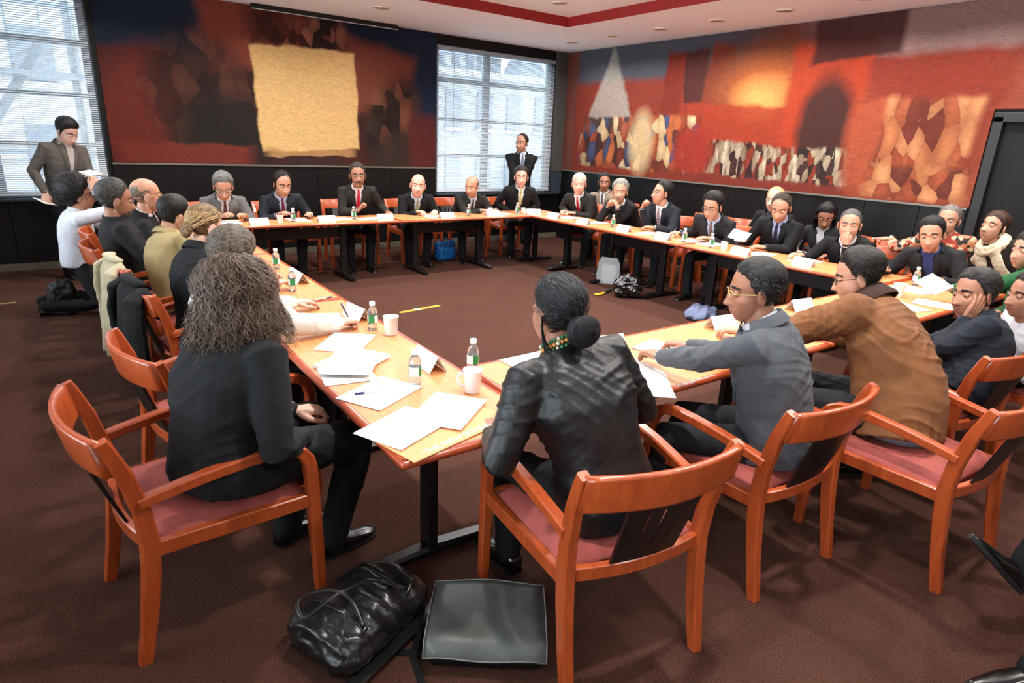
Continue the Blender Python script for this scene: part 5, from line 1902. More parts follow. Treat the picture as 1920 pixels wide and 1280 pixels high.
# ---- right row
gR = 'people along the right table'
C['R1'] = person('white-haired man with a bright red tie leaning on the table', (6.40, 6.98), (6.02, 6.83, 1.155), 222, body_face=244, group=gR, skin='pink', jacket=('dark_olive', (44, 42, 40)), shirt=(228, 228, 230), tie=(186, 18, 24), hair=('receding', (190, 180, 168), (222, 214, 204)), hair_t=.014, rh=dict(p=(5.98, 7.02, ZT), pose='clasp', dir=(-.8, -.2, 0)), lh=dict(p=(5.94, 6.80, ZT), pose='clasp', dir=(-.7, .5, 0)), seed=18, hs=1.23, fat=.4)
C['R2'] = person('man in a beige suit seated by the wall behind the red tie', (7.06, 7.30), (6.90, 7.24, 1.145), 224, body_face=240, group='people seated by the right wall', skin='brown', jacket=('beige_suit', (150, 132, 112)), shirt=(226, 224, 224), tie=(96, 92, 100), hair=('short', (24, 20, 20), None), hair_t=.016, strands=220, seed=19, hs=1.2)
C['R3'] = person('grey-haired man in black with hands folded at his chin', (6.42, 6.12), (6.01, 6.00, 1.125), 232, body_face=258, group=gR, skin='tan', jacket=('black_suit', (24, 24, 26)), shirt=(220, 222, 228), lapel=True, hair=('short', (120, 116, 108), (186, 182, 172)), hair_t=.022, moust=(140, 134, 126), rh=dict(p=(5.90, 6.08, .93), pose='fist', dir=(-.1, -.55, .75), pole=(.1, 1, -1)), lh=dict(p=(5.90, 5.90, .93), pose='clasp', dir=(-.1, .5, .75), pole=(.1, -1, -1)), seed=20, hs=1.23, strands=200)
C['R4'] = person('man with glasses in a navy suit gazing up, hand at chin', (6.46, 5.48), (6.12, 5.38, 1.160), 292, body_face=264, group=gR, skin='tan', jacket=('navy_suit', (34, 38, 50)), shirt=(228, 230, 234), tie=(110, 40, 60, (200, 190, 200)), hair=('short', (22, 20, 20), None), hair_t=.016, glasses=(120, 120, 120), rh=dict(p=(5.92, 5.50, .97), pose='fist', dir=(.1, -.35, .8), pole=(-.2, .6, -1)), lh=dict(p=(5.88, 5.24, ZT), pose='rest', dir=(-.5, .8, 0)), pitch=8, strands=220, seed=21, hs=1.23)
C['R5'] = person('young man with tousled dark hair writing with a pen', (6.34, 4.60), (5.88, 4.42, 1.10), 262, body_face=258, group=gR, skin='tan', jacket=('charcoal_suit', (36, 36, 39)), shirt=(176, 188, 216), tie=(40, 36, 50, (150, 120, 110)), hair=('short', (22, 18, 18), None), hair_t=.026, glasses=(90, 80, 80), rh=dict(p=(5.84, 4.80, ZT), pose='pen', dir=(-.7, .4, -.05)), lh=dict(p=(5.86, 4.38, ZT), pose='rest', dir=(-.7, .5, 0)), pitch=-14, eyes='down', seed=22, hs=1.23, strands=250)
C['R6'] = person('fair-haired person in black seated by the wall, mostly hidden', (7.06, 4.32), (6.86, 4.30, 1.17), 262, body_face=268, group='people seated by the right wall', skin='pink', jacket=('black_suit', (24, 24, 26)), shirt=(60, 60, 64), hair=('receding', (196, 156, 110), (226, 192, 148)), hair_t=.012, seed=23, hs=1.18, rh=dict(p=(6.72, 4.52, .72), pose='rest'))
C['R7'] = person('balding man in a black suit reading a held page', (6.44, 3.86), (6.10, 3.74, 1.155), 250, body_face=258, group=gR, skin='tan', jacket=('black_suit', (24, 24, 26)), shirt=(160, 172, 212), tie=(40, 42, 66), hair=('high', (60, 46, 38), None), hair_t=.008, rh=dict(p=(5.92, 3.98, .80), pose='clasp', dir=(-.8, .1, .1), palm=(0, -.6, 1)), lh=dict(p=(5.90, 3.72, ZT), pose='rest', dir=(-.5, .7, 0)), pitch=-22, eyes='down', strands=220, seed=24, hs=1.23)
C['R8'] = person('woman with long dark hair and glasses writing by the wall', (7.04, 3.64), (6.76, 3.60, 1.065), 238, body_face=262, group='people seated by the right wall', skin='brown', female=True, jacket=('charcoal_suit', (36, 36, 39)), shirt=(210, 214, 220), hair=('low', (20, 17, 18), None), hair_t=.016, glasses=(40, 36, 36), rh=dict(p=(6.72, 3.86, .70), pose='pen'), pitch=-22, eyes='down', strands=220, seed=25, hs=1.18, extra=long_straight)
C['R9'] = person('man with cropped grey hair, striped tie and fist at his mouth', (6.46, 3.04), (6.10, 3.00, 1.075), 246, body_face=256, group=gR, skin='tan', jacket=('black_suit', (24, 24, 26)), shirt=(222, 224, 230), tie=(36, 44, 80, (180, 180, 190)), hair=('short', (66, 64, 64), (120, 116, 114)), hair_t=.006, lh=dict(p=(5.97, 2.93, .905), pose='fist', dir=(-.05, .25, .9), palm=(.9, .3, .1), pole=(-.2, -.8, -1)), rh=dict(p=(5.84, 3.28, ZT), pose='rest', dir=(-.8, .3, 0)), seed=26, hs=1.23, fat=.5)
C['R10'] = person('dark-haired man in a black jacket and blue shirt leaning forward', (6.40, 2.20), (5.96, 2.24, 1.095), 256, body_face=262, group=gR, skin='tan', jacket=('charcoal_suit', (36, 36, 39)), shirt=(52, 66, 124), lapel=True, hair=('short', (18, 16, 16), None), hair_t=.017, rh=dict(p=(5.86, 2.50, ZT), pose='rest'), lh=dict(p=(5.80, 2.02, ZT), pose='rest'), pitch=-8, roll=8, seed=27, hs=1.2, strands=250, **MID)
C['R11'] = person('grey-haired man in a red patterned shirt, arm along a chair', (7.04, 2.40), (6.82, 2.45, 1.16), 262, body_face=268, group='people seated by the right wall', skin='tan', jacket=('pattern', pattern_mat()), shirt_only=True, lapel=False, hair=('short', (90, 84, 80), (150, 144, 138)), hair_t=.010, rh=dict(p=(7.02, 3.00, .90), pose='flat', dir=(0, 1, -.1), pole=(1, .2, -.4)), seed=28, hs=1.18)
C['R12'] = person('woman with a cream scarf and closed eyes tilting her head back', (7.02, 1.82), (6.82, 2.08, 1.145), 288, body_face=276, group='people seated by the right wall', skin='tan', female=True, jacket=('dark_brown_knit', (42, 32, 28)), shirt_only=True, lapel=False, hair=('slick', (46, 30, 24), (92, 62, 44)), hair_t=.014, eyes='closed', pitch=12, extra=scarf, seed=29, hs=1.18, collar=False, **MID)
C['R13'] = person('person in a green top at the frame edge holding papers', (5.55, 1.22), (5.56, 1.46, 1.115), 296, body_face=320, group='people along the near table', skin='tan', female=True, jacket=('green_silk', (34, 96, 52)), shirt_only=True, lapel=False, hair=('low', (26, 20, 18), None), hair_t=.016, lh=dict(p=(5.16, 1.76, .80), pose='clasp', dir=(-.9, .3, .05), palm=(0, .2, 1)), seed=30, hs=1.10, **MID)
# ---- near row
gN = 'people along the near table'
C['N1'] = person('woman with a black hair bun and beaded collar, seen from behind', (1.40, 1.33), (1.335, 1.58, 1.150), 2, body_face=4, group=gN, skin='brown', female=True, fat=.35, shoulder=1.12, jacket=('black_silk', silk_mat()), shirt_only=True, lapel=False, collar=False, cuff=False, hair=('bun', (14, 13, 15), (44, 45, 52)), hair_t=.011, strands=900, rh=dict(p=(1.62, 1.66, .70), pose='rest', dir=(-.6, .8, .1)), lh=dict(p=(1.14, 1.66, .70), pose='rest', dir=(.6, .8, .1)), extra=bun_hair, seed=31, hs=1.06, trousers=(24, 25, 28), slouch=.05, sleeve=1.08, **NEAR)
C['N2'] = person('man with gold-rimmed glasses in a charcoal suit, turned aside', (2.33, 1.28), (2.245, 1.43, 1.160), -46, body_face=-26, group=gN, skin='brown', jacket=('charcoal_pinstripe', (86, 90, 96)), shirt=(222, 226, 232), lapel=True, hair=('short', (20, 18, 18), (56, 55, 57)), hair_t=.016, strands=1100, glasses=(206, 176, 110), lh=dict(p=(2.13, 1.84, ZT), pose='rest', dir=(.25, .9, -.05)), rh=dict(p=(2.44, 1.86, ZT + .01), pose='clasp', dir=(-.5, .8, -.05)), seed=32, hs=1.07, fat=.3, trousers=(40, 42, 48), slouch=.05, pitch=-6, **NEAR)
C['N3'] = person('man in a brown cotton jacket bending over the table', (3.06, 1.10), (3.13, 1.45, 1.140), -28, body_face=-16, group=gN, skin='tan', jacket=('brown_cotton', brown_mat()), shirt_only=True, lapel=False, collar=False, cuff=False, hair=('short', (20, 17, 15), (46, 38, 32)), hair_t=.020, strands=1000, glasses=(50, 44, 42), lh=dict(p=(2.92, 1.86, ZT), pose='rest', dir=(-.2, .9, 0)), rh=dict(p=(3.42, 1.86, ZT), pose='rest', dir=(-.3, .9, 0)), seed=33, hs=1.08, sleeve=1.28, fat=1.0, scale=1.10, skirt=.12, trousers=(44, 44, 48), extra=grey_hem, slouch=.08, pitch=-16, **{**NEAR, 'fold': .012})
C['N4'] = person('man in a navy blazer resting his cheek on his hand', (3.76, 1.14), (3.92, 1.20, 1.02), -62, body_face=-38, group=gN, skin='brown', jacket=('navy_blazer', (32, 38, 50)), shirt=(64, 110, 196), lapel=True, hair=('short', (22, 19, 19), (64, 60, 58)), hair_t=.020, strands=700, lh=dict(p=(3.80, 1.17, .905), pose='cheek', dir=(.42, -.22, .80), palm=(.5, .85, .1), pole=(-.7, .6, -1)), rh=dict(p=(4.05, 1.62, ZT), pose='rest'), seed=34, hs=1.10, fat=.5, slouch=.11, roll=8, eyes='down', **NEAR)
C['N5'] = person('man in a white shirt at the right frame edge', (4.58, 1.0), (4.42, 1.10, .985), -56, body_face=-40, group=gN, skin='brown', jacket=('white_cotton', (212, 214, 222)), shirt_only=True, lapel=False, hair=('short', (22, 19, 19), None), hair_t=.018, strands=220, seed=35, hs=1.08, slouch=.08, **MID)
C['N6'] = person('person in dark trousers with crossed legs and pointed black shoes', (2.97, .00), (2.95, .04, 1.18), -52, group='people along the near table', skin='tan', jacket=('black_suit', (24, 24, 26)), shirt=(226, 226, 230), tie=(60, 60, 80), hair=('short', (24, 20, 20), None), trousers=(20, 20, 24), shoes='pointed', feet=((.20, .46, .28), (-.08, .56, .085)), seed=36, hs=1.06, **MID)
chair(2.97, -.04, -52, 'cherry armchair of the person with crossed legs', gn)
# ================================================================== things on the tables
M_paper = mat('paper_white', (236, 234, 230), .8, var=.03, vscale=30)
M_print = mat('paper_print_grey', (150, 150, 152), .8)
M_card = mat('card_white', (240, 240, 238), .7)
M_ink = mat('card_lettering', (120, 122, 130), .8)
def name_card(x, y, deg, label, w=.20, h_=.072, lettering=True):
    """folded tent card; deg = direction the printed side faces, clockwise from +Y"""
    t = empty('name_card', (x, y, TT), -math.radians(deg), label, 'name card', 'folded name cards on the tables')
    m = MB()
    d = .042
    for s in (-1, 1):
        m.grid([[(-w / 2, s * d, .001), (w / 2, s * d, .001)], [(-w / 2, 0, h_), (w / 2, 0, h_)]], 0, False, .0012, (0, -s * .8, -.4))
    m.build('folded_card', M_card, t, True)
    if lettering:
        for s in (-1, 1):
            n = nrm(V3(0, s * h_, d))
            l = MB()
            for k, (xa, xb) in enumerate(((-.052, -.030), (-.026, .0), (.006, .046))):
                c = V3((xa + xb) / 2 * s * -1, s * d * .45, h_ * .55) + n * .0009
                up = nrm(V3(0, -s * d, h_))
                hw = (xb - xa) / 2
                l.add([c + V3(-hw, 0, 0) - up * .0028, c + V3(hw, 0, 0) - up * .0028, c + V3(hw, 0, 0) + up * .0028, c + V3(-hw, 0, 0) + up * .0028], [(0, 1, 2, 3)], 0, False)
            l.build('lettering', M_ink, t)
    return t
name_card(1.26, 4.27, 90, 'folded name card beside the green-labelled bottle near the far left hands')
name_card(1.265, 3.24, 84, 'folded name card just behind the upright pen')
name_card(1.25, 2.36, 92, 'folded name card at the near left corner of the tables', .21)
name_card(2.16, 2.15, 8, 'folded name card to the right of the woman with the bun')
name_card(3.06, 2.12, 6, 'folded name card in front of the man in the charcoal suit')
name_card(3.92, 2.14, 6, 'folded name card in front of the man in the brown jacket')
name_card(1.72, 7.15, 178, 'folded name card in front of the man in the grey suit', lettering=False)
name_card(2.48, 7.18, 182, 'folded name card in front of the man with the patterned tie', lettering=False)
name_card(3.20, 7.16, 184, 'folded name card in front of the upright man with the red tie', lettering=False)
name_card(4.05, 7.14, 180, 'folded name card in front of the bald man', lettering=False)
name_card(4.78, 7.16, 186, 'folded name card in front of the man with the badge', lettering=False)
name_card(5.50, 7.18, 205, 'folded name card in front of the man with the yellow tie', lettering=False)
name_card(5.50, 6.72, 258, 'folded name card in front of the white-haired man', lettering=False)
name_card(5.50, 6.10, 266, 'folded name card in front of the man with folded hands at his chin', lettering=False)
name_card(5.54, 5.40, 268, 'folded name card in front of the man in the navy suit', lettering=False)
name_card(5.52, 4.76, 270, 'folded name card in front of the young man writing', lettering=False)
name_card(5.50, 3.72, 268, 'folded name card in front of the man reading a page', lettering=False)
name_card(5.56, 3.08, 272, 'folded name card in front of the man with the striped tie', lettering=False)

M_plastic = mat('bottle_clear_plastic', (226, 236, 240), .08, trans=.9, spec=.5)
M_cap = mat('bottle_cap_white', (240, 242, 240), .5)
M_lab = mat('bottle_label_white', (226, 234, 232), .5)
M_green = mat('bottle_label_green', (30, 130, 66), .5)
_bp = None
def bottle(x, y, rz, label):
    global _bp
    if _bp is None:
        b = MB().lathe([(.0, .004), (.020, .0), (.0255, .004), (.0265, .018), (.0255, .032), (.0262, .036), (.0262, .086), (.0255, .090), (.0262, .098), (.022, .114), (.0135, .126), (.0115, .130), (.0115, .140), (.0, .141)], 22, cap=False)
        c = MB().lathe([(.0142, .133), (.0146, .137), (.0146, .150), (.0132, .1535), (0, .154)], 18)
        la = MB()
        n = 24
        for k in range(n):
            a0, a1 = 2 * math.pi * k / n, 2 * math.pi * (k + 1) / n
            mi = 1 if k in (0, 1, 2, 3, 4, 12, 13, 14, 15, 16) else 0
            la.add([(.0267 * math.cos(a), .0267 * math.sin(a), z) for a, z in ((a0, .042), (a1, .042), (a1, .082), (a0, .082))], [(0, 1, 2, 3)], mi, True)
        _bp = [('bottle_body', b.mesh('bottle_body', M_plastic)), ('cap', c.mesh('cap', M_cap)), ('label_band', la.mesh('label_band', [M_lab, M_green]))]
    t = empty('water_bottle', (x, y, TT), rz, label, 'bottle', 'small water bottles on the tables')
    for n, me in _bp:
        o = bpy.data.objects.new(n, me)
        col.objects.link(o)
        o.parent = t
    return t
bottle(1.24, 4.74, 3.6, 'small water bottle farthest along the left table')
bottle(1.14, 4.01, 3.9, 'small water bottle left of the name card on the left table')
bottle(1.255, 2.99, 3.4, 'small water bottle beside the white plastic cup')
bottle(1.10, 2.19, 4.9, 'small water bottle standing on the near papers')
bottle(1.39, 2.20, 4.2, 'small water bottle behind the white mug at the table corner')
bottle(2.13, 7.28, 4.4, 'small water bottle in front of the man with the patterned tie')
bottle(2.86, 7.30, 4.0, 'small water bottle in front of the upright man with the red tie')
bottle(4.45, 7.24, 4.2, 'small water bottle left of the man with the badge')
bottle(5.30, 7.30, 4.0, 'small water bottle in front of the man with the yellow tie')
bottle(5.66, 5.72, 3.4, 'small water bottle beside the navy-suited man\'s card')
bottle(5.57, 4.50, 3.6, 'small water bottle left of the pair before the young man writing')
bottle(5.55, 4.12, 3.4, 'small water bottle right of the pair before the young man writing')
bottle(5.62, 2.14, 3.8, 'small water bottle in front of the man in the blue shirt')

M_cup = mat('cup_white', (238, 238, 236), .35, sub=.1)
def cup(x, y, rz, label, handle=True, hh=.098, r=.040):
    t = empty('mug' if handle else 'plastic_cup', (x, y, TT), rz, label, 'mug' if handle else 'cup', 'white cups on the tables')
    MB().lathe([(0, .002), (r * .76, .0), (r * .80, .004), (r * .98, hh - .004), (r * 1.03, hh - .002), (r * 1.03, hh), (r * .96, hh), (r * .90, hh * .7), (r * .74, .008), (0, .007)], 24, cap=False).build('cup_body', M_cup, t)
    if handle:
        MB().tube([(r * .92, 0, hh * .80), (r * 1.25, 0, hh * .84), (r * 1.5, 0, hh * .68), (r * 1.45, 0, hh * .42), (r * 1.2, 0, hh * .28), (r * .84, 0, hh * .26)], .0052, 8).build('handle', M_cup, t)
    return t
cup(1.305, 2.87, 0, 'white plastic cup beside the near left water bottle', False)
cup(1.265, 2.00, 2.6, 'white mug beside the woman with the bun')
cup(1.96, 7.20, 0, 'white plastic cup in front of the man with the patterned tie', False, .085, .036)
cup(4.86, 7.34, 3.6, 'white mug beside the card of the man with the badge', True, .085, .036)
cup(5.45, 7.36, 3, 'clear-topped cup in front of the man with the yellow tie', False, .07, .034)
cup(5.55, 3.96, 0, 'white plastic cup in front of the man reading a page', False, .085, .036)
cup(5.05, 2.02, .3, 'white mug by the papers at the right end of the near table', True, .095, .042)

_pc = [0]
def sheet(x, y, deg, label, w=.216, d=.28, th=.003, z=None, name='paper_sheet', m=None, cat='paper', prints=0):
    z = TT if z is None else z
    t = MB()
    # faintly curled sheet with a little thickness
    rows = []
    r_ = random.Random(_pc[0])
    _pc[0] += 1
    c1, c2 = r_.uniform(0, .003), r_.uniform(0, .003)
    for v in np.linspace(-1, 1, 5):
        rows.append([(u * w / 2, v * d / 2, th + c1 * max(0, u) ** 2 + c2 * max(0, v) ** 2) for u in np.linspace(-1, 1, 5)])
    t.grid(rows, 0, False, th - .0004, (0, 0, 1))
    mats = [m or M_paper]
    if prints:
        mats.append(M_print)
        for k in range(prints):
            yy = d / 2 - .04 - k * .011
            if yy < -d / 2 + .03:
                break
            ww = w * (.36 if k % 5 else .2)
            zt = th + .0004
            t.add([(-w * .38, yy, zt), (-w * .38 + 2 * ww, yy, zt), (-w * .38 + 2 * ww, yy + .003, zt), (-w * .38, yy + .003, zt)], [(0, 1, 2, 3)], 1, False)
    o = t.build(name, mats, None, True)
    o.location = (x, y, z)
    o.rotation_euler = (0, 0, -math.radians(deg))
    return tag(o, label, cat, 'papers on the tables')
gp = 'papers on the tables'
sheet(.945, 2.50, 34, 'top sheet of the fanned pile left of the curly-haired woman\'s reach', z=TT + .018, prints=14)
sheet(.97, 2.55, 58, 'thick white stack under the fanned pile on the left table', th=.014, z=TT + .003, name='paper_stack')
sheet(.90, 2.46, 10, 'lowest sheet of the fanned pile jutting over the table edge', z=TT)
sheet(.935, 2.17, 62, 'white sheet with a blue pen lying on it', th=.004, prints=0)
sheet(1.05, 2.84, 40, 'white pad under the writing woman\'s forearm', th=.006, name='note_pad')
sheet(1.075, 1.87, 52, 'printed white sheets spread on top of the orange folder', th=.004, z=TT + .009, prints=16)
sheet(.875, 1.83, 66, 'white sheets lying across the orange folder\'s left end', th=.003, z=TT + .0055)
sheet(2.06, 1.90, 6, 'white paper between the bun and the charcoal suit', th=.004, prints=14)
sheet(2.42, 1.98, -14, 'white paper under the charcoal-suited man\'s hands', th=.003, prints=12)
sheet(1.97, 1.70, 40, 'white sheet overhanging the near table edge', th=.002)
sheet(1.72, 2.16, 88, 'white paper left of the woman with the bun', th=.004)
sheet(3.36, 1.98, -20, 'white papers in front of the brown jacket', th=.006, name='paper_stack')
sheet(3.86, 1.92, 30, 'crumpled white sheets beside the brown sleeve', th=.008, name='paper_stack')
sheet(4.70, 1.84, 20, 'white papers behind the brown-jacketed man\'s back', th=.005, prints=10)
sheet(5.02, 1.74, -12, 'white sheet near the man resting his cheek', th=.003, prints=10)
sheet(5.40, 2.06, 14, 'white papers in front of the person in green', th=.006, name='paper_stack')
for k, (x, y, a, l) in enumerate([(1.48, 7.40, 4, 'white papers under the grey-suited man\'s hands'), (2.22, 7.40, -6, 'white papers under the hands by the patterned tie'), (2.70, 7.36, 80, 'white papers left of the upright man with the red tie'), (3.04, 7.28, 86, 'white sheet in front of the upright man with the red tie'), (3.94, 7.34, 8, 'white papers under the bald man\'s hands'), (5.00, 7.30, 70, 'white papers right of the badge man\'s mug'), (5.62, 7.42, 30, 'white papers in front of the man with the yellow tie'),
                                  (5.72, 6.66, 74, 'white papers in front of the white-haired man'), (5.74, 6.12, 88, 'white papers below the folded hands at the chin'), (5.66, 5.12, 84, 'white papers beside the navy sleeve'), (5.74, 4.54, 82, 'white papers under the young man\'s pen'), (5.74, 4.26, 96, 'white papers right of the young man writing'), (5.72, 3.62, 76, 'white papers under the reading man\'s left hand'), (5.80, 3.20, 92, 'white papers beside the man with the striped tie'), (5.78, 2.62, 80, 'white papers in front of the blue shirt')]):
    sheet(x, y, a, l, th=.004)

# orange folder with white lettering on its near edge
fx, fy, fa = .985, 1.795, math.radians(14)
fo = empty('folder', (fx, fy, TT), fa, 'pale orange folder with white lettering at the near table corner', 'folder')
M_fold = mat('folder_orange', (226, 150, 96), .55)
MB().cbox((0, 0, .0026), (.47, .31, .0046), .001).build('cover', M_fold, fo)
tc = bpy.data.curves.new('lettering', 'FONT')
tc.body = 'THE NEW SCHOOL'
tc.size = .040
tc.align_x = 'CENTER'
tc.extrude = .0003
tob = bpy.data.objects.new('lettering_tmp', tc)
col.objects.link(tob)
dg = bpy.context.evaluated_depsgraph_get()
tme = bpy.data.meshes.new_from_object(tob.evaluated_get(dg))
bpy.data.objects.remove(tob)
tme.materials.clear()
tme.materials.append(M_card)
to = bpy.data.objects.new('lettering', tme)
col.objects.link(to)
to.parent = fo
to.location = (.0, -.142, .0053)
# spiral pad of the writing woman
pad = empty('spiral_notebook', (1.02, 3.26, TT), math.radians(-24), 'thick white spiral notebook by the white-sleeved woman', 'notebook')
MB().cbox((0, 0, .011), (.28, .22, .020), .002).build('pages', M_paper, pad)
MB().cbox((0, 0, .0005 + .001), (.284, .224, .002), .0005).build('back_cover', mat('notebook_grey', (120, 122, 126), .6), pad)
sp_ = MB()
for k in range(22):
    x = -.13 + .26 * k / 21
    sp_.tube([(x, -.106 + .008 * math.cos(a), .012 + .012 * math.sin(a)) for a in np.linspace(0, 2 * math.pi, 9)], .0011, 5)
sp_.build('spiral', mat('spiral_black', (30, 30, 32), .4, metal=.5), pad)
def pen(p0, p1, label, rgb, r=.0042):
    P0, P1 = Vector(p0), Vector(p1)
    t = empty('pen', P0, 0, label, 'pen')
    d = P1 - P0
    q = d.normalized()
    MB().tube([(0, 0, 0), q * .01, d * .72], [r * .25, r, r], 8).build('barrel', mat('pen_%d_%d_%d' % rgb, rgb, .4), t)
    MB().tube([d * .72, d], [r * 1.12, r * 1.1], 8).build('pen_cap', mat('pen_cap_blue', (40, 50, 110), .4), t)
    return t
pen((.965, 2.165, TT + .0095), (.835, 2.19, TT + .0095), 'pale pen with blue cap lying on a white sheet', (214, 216, 222))
pen((1.18, 3.70, TT + .0055), (1.30, 3.74, TT + .0055), 'white pencil lying by the table seam', (226, 214, 180))
def hold(c, k, off=(0, .08, -.02)):
    a = c['arms'][k]
    yv = a['d']
    zv = nrm(-a['palm'] - yv * (-a['palm'] @ yv))
    xv = np.cross(yv, zv)
    if a['sd'] < 0:
        off = (-off[0], off[1], off[2])
    return world(c, a['W'] + xv * off[0] + yv * off[1] + zv * off[2]), [rotz(c['root'].rotation_euler[2]) @ v for v in (xv, yv, zv)]
for k, l, rgb in (('P2', 'dark pen held upright by the white-sleeved woman', (40, 40, 46)), ('R5', 'white pen held by the young man writing', (226, 226, 224)), ('R8', 'pen held by the dark-haired woman by the wall', (60, 60, 66))):
    p, (xv, yv, zv) = hold(C[k], 'r', (-.030, .108, -.050))
    tip = p
    tail = p + nrm(-yv * .35 + zv * .9 - xv * .25) * .145
    pen(tuple(tip), tuple(tail), l, rgb)
# page held by the reading man
p, _ = hold(C['R7'], 'r', (0, .10, -.01))
pg = MB()
pg.grid([[(-.07, -.10, 0), (.07, -.10, .01)], [(-.07, .10, .0), (.07, .10, .012)]], 0, False, .0012, (0, 0, 1))
po = pg.build('held_page', M_paper, None, True)
po.location = (p[0] - .03, p[1] - .02, p[2] + .03)
po.rotation_euler = (.15, -.55, .1)
tag(po, 'white page held up by the balding man', 'paper')
p, _ = hold(C['R13'], 'l', (0, .11, 0))
po = po.copy()
po.data = po.data.copy()
col.objects.link(po)
po.location = (p[0] - .05, p[1] + .03, p[2] + .03)
po.rotation_euler = (.3, -.4, -.5)
tag(po, 'white page held up in front of the blue shirt', 'paper')
# pad on the lap of the wall-side writer
po = MB().cbox((0, 0, 0), (.22, .28, .012), .002).build('lap_pad', M_paper)
po.location = (6.62, 3.84, .665)
po.rotation_euler = (0, .12, 0)
tag(po, 'white pad on the lap of the dark-haired woman by the wall', 'notebook')
po = MB().cbox((0, 0, 0), (.20, .26, .010), .002).build('open_booklet', M_paper)
po.location = (6.66, 4.56, .70)
po.rotation_euler = (0, -.35, .1)
tag(po, 'white booklet held by the fair-haired person by the wall', 'booklet')
# open notebook of the standing man
p, _ = hold(C['P8'], 'l', (0, .09, -.01))
nb_ = empty('open_notebook', (p[0] - .02, p[1] - .01, p[2] + .035), math.radians(20), 'open notebook held by the standing man at the left window', 'notebook')
nb_.rotation_euler = (math.radians(6), math.radians(-8), math.radians(25))
MB().cbox((0, 0, 0), (.36, .25, .006), .002).build('cover', mat('notebook_maroon', (70, 26, 28), .5), nb_)
for s in (-1, 1):
    MB().cbox((s * .088, 0, .010), (.168, .236, .014), .003).build('page_block', M_paper, nb_)
sh_ = MB()
sh_.grid([[(-.07, -.10, 0), (.07, -.10, 0)], [(-.07, .10, 0), (.07, .10, 0)]], 0, False, .001, (0, 0, 1))
so_ = sh_.build('loose_sheet', M_paper, None, True)
p, _ = hold(C['P8'], 'r', (0, .09, -.02))
so_.location = (p[0] - .01, p[1] - .02, p[2])
so_.rotation_euler = (.25, .25, .6)
tag(so_, 'loose white sheet in the lowered hand of the standing man', 'paper')

# camera of the kneeling photographer and black device of the man in tan
M_cam = mat('camera_black', (16, 16, 17), .4)
def photo_camera(loc, deg, label):
    t = empty('photo_camera', loc, -math.radians(deg), label, 'camera')
    MB().cbox((0, 0, 0), (.14, .065, .09), .012).build('camera_body', M_cam, t)
    MB().cbox((0, 0, .056), (.06, .05, .03), .008).build('prism_housing', M_cam, t)
    rr = Matrix.Rotation(-math.pi / 2, 3, 'X')
    l = MB()
    prof = [(.0, .03), (.036, .03), (.036, .07), (.038, .072), (.038, .11), (.034, .112), (.030, .108), (0, .106)]
    l.rings([[(r * math.cos(a), z, r * math.sin(a)) for a in np.linspace(0, 2 * math.pi, 18, endpoint=False)] for r, z in prof])
    l.build('lens', M_cam, t, True)
    return t
photo_camera((.30, 6.99, 1.075), 88, 'black camera at the eye of the kneeling photographer')
p, _ = hold(C['P4'], 'r', (0, .09, -.03))
dv = empty('handheld_device', tuple(p), math.radians(-20), 'small black device held beside the tan-jacketed man\'s face', 'device')
MB().cbox((0, 0, .02), (.055, .025, .11), .008).build('casing', M_cam, dv)
MB().cbox((0, -.014, .045), (.042, .004, .04), .001).build('screen', mat('recorder_screen', (110, 120, 110), .2), dv)

# ------------------------------------------------------------------ coats over chair backs
def coat(name_label, cx, cy, deg, rgb, L, seed, width=.42, drop_front=.16):
    """coat draped over a crest rail: back panel hanging behind the chair, a fold in front, hanging sleeves"""
    rng = np.random.default_rng(seed)
    t = empty('coat', (cx, cy, 0), -math.radians(deg), name_label, 'coat')
    cm_ = cloth('coat_%d_%d_%d' % rgb, rgb, .9, 300, .2)
    m = MB()
    rows = []
    n = 18
    for u in np.linspace(-1, 1, n):
        x = u * width / 2
        y0 = -.345 - .058 * (1 - min(1, (x / .285)) ** 2) if abs(x) < .285 else -.345
        fl = .022 * math.sin(u * 9 + seed) + .012 * math.sin(u * 21)
        pts = []
        for s in np.linspace(-1, 1, 22):
            if s < 0:       # behind
                d = -s
                yy = y0 - .040 - .03 * d + fl * d * 1.4
                zz = .845 - .03 * u * u - L * max(0, d - .06)
            else:
                d = s
                yy = y0 + .035 + .02 * d + fl * .5 * d
                zz = .845 - .03 * u * u - drop_front * max(0, d - .06)
            if abs(s) < .08:
                zz = .853 - .03 * u * u
                yy = y0 + s * .3
            pts.append(V3(x * (1 - .18 * max(0, -s) * (.6 + .4 * math.sin(seed + u * 3))), yy, zz))
        rows.append(pts)
    # two-sided thick sheet
    P = np.array(rows)
    m.grid([[tuple(p) for p in r] for r in P], 0, True)
    o = m.build('coat_back', cm_, t)
    so = o.modifiers.new('thickness', 'SOLIDIFY')
    so.thickness = .012
    so.offset = 0
    for sd in (-1, 1):
        sl = MB()
        bx = sd * width * .46
        pts = [V3(bx * .8, -.37, .83), V3(bx, -.44, .79), V3(bx * 1.04, -.455, .66), V3(bx * 1.0 + .012 * sd, -.45, .50), V3(bx * .97, -.46, .32 if L > .5 else .40)]
        sl.tube(pts, [(.045, .03), (.058, .036), (.056, .034), (.05, .032), (.046, .03)], 12, rounded=True)
        v, nn, f = remesh(sl, .012, 2)
        v = v + nn * folds(v, rng, .06, .012, k=6)[:, None]
        MB().add(v, f).build('sleeve', cm_, t)
    c2 = MB().tube([V3(-.14, -.37, .862), V3(-.06, -.40, .872), V3(.06, -.40, .872), V3(.14, -.37, .862)], [(.03, .018), (.036, .022), (.036, .022), (.03, .018)], 10, rounded=True)
    c2.build('coat_collar', cm_, t)
    return t
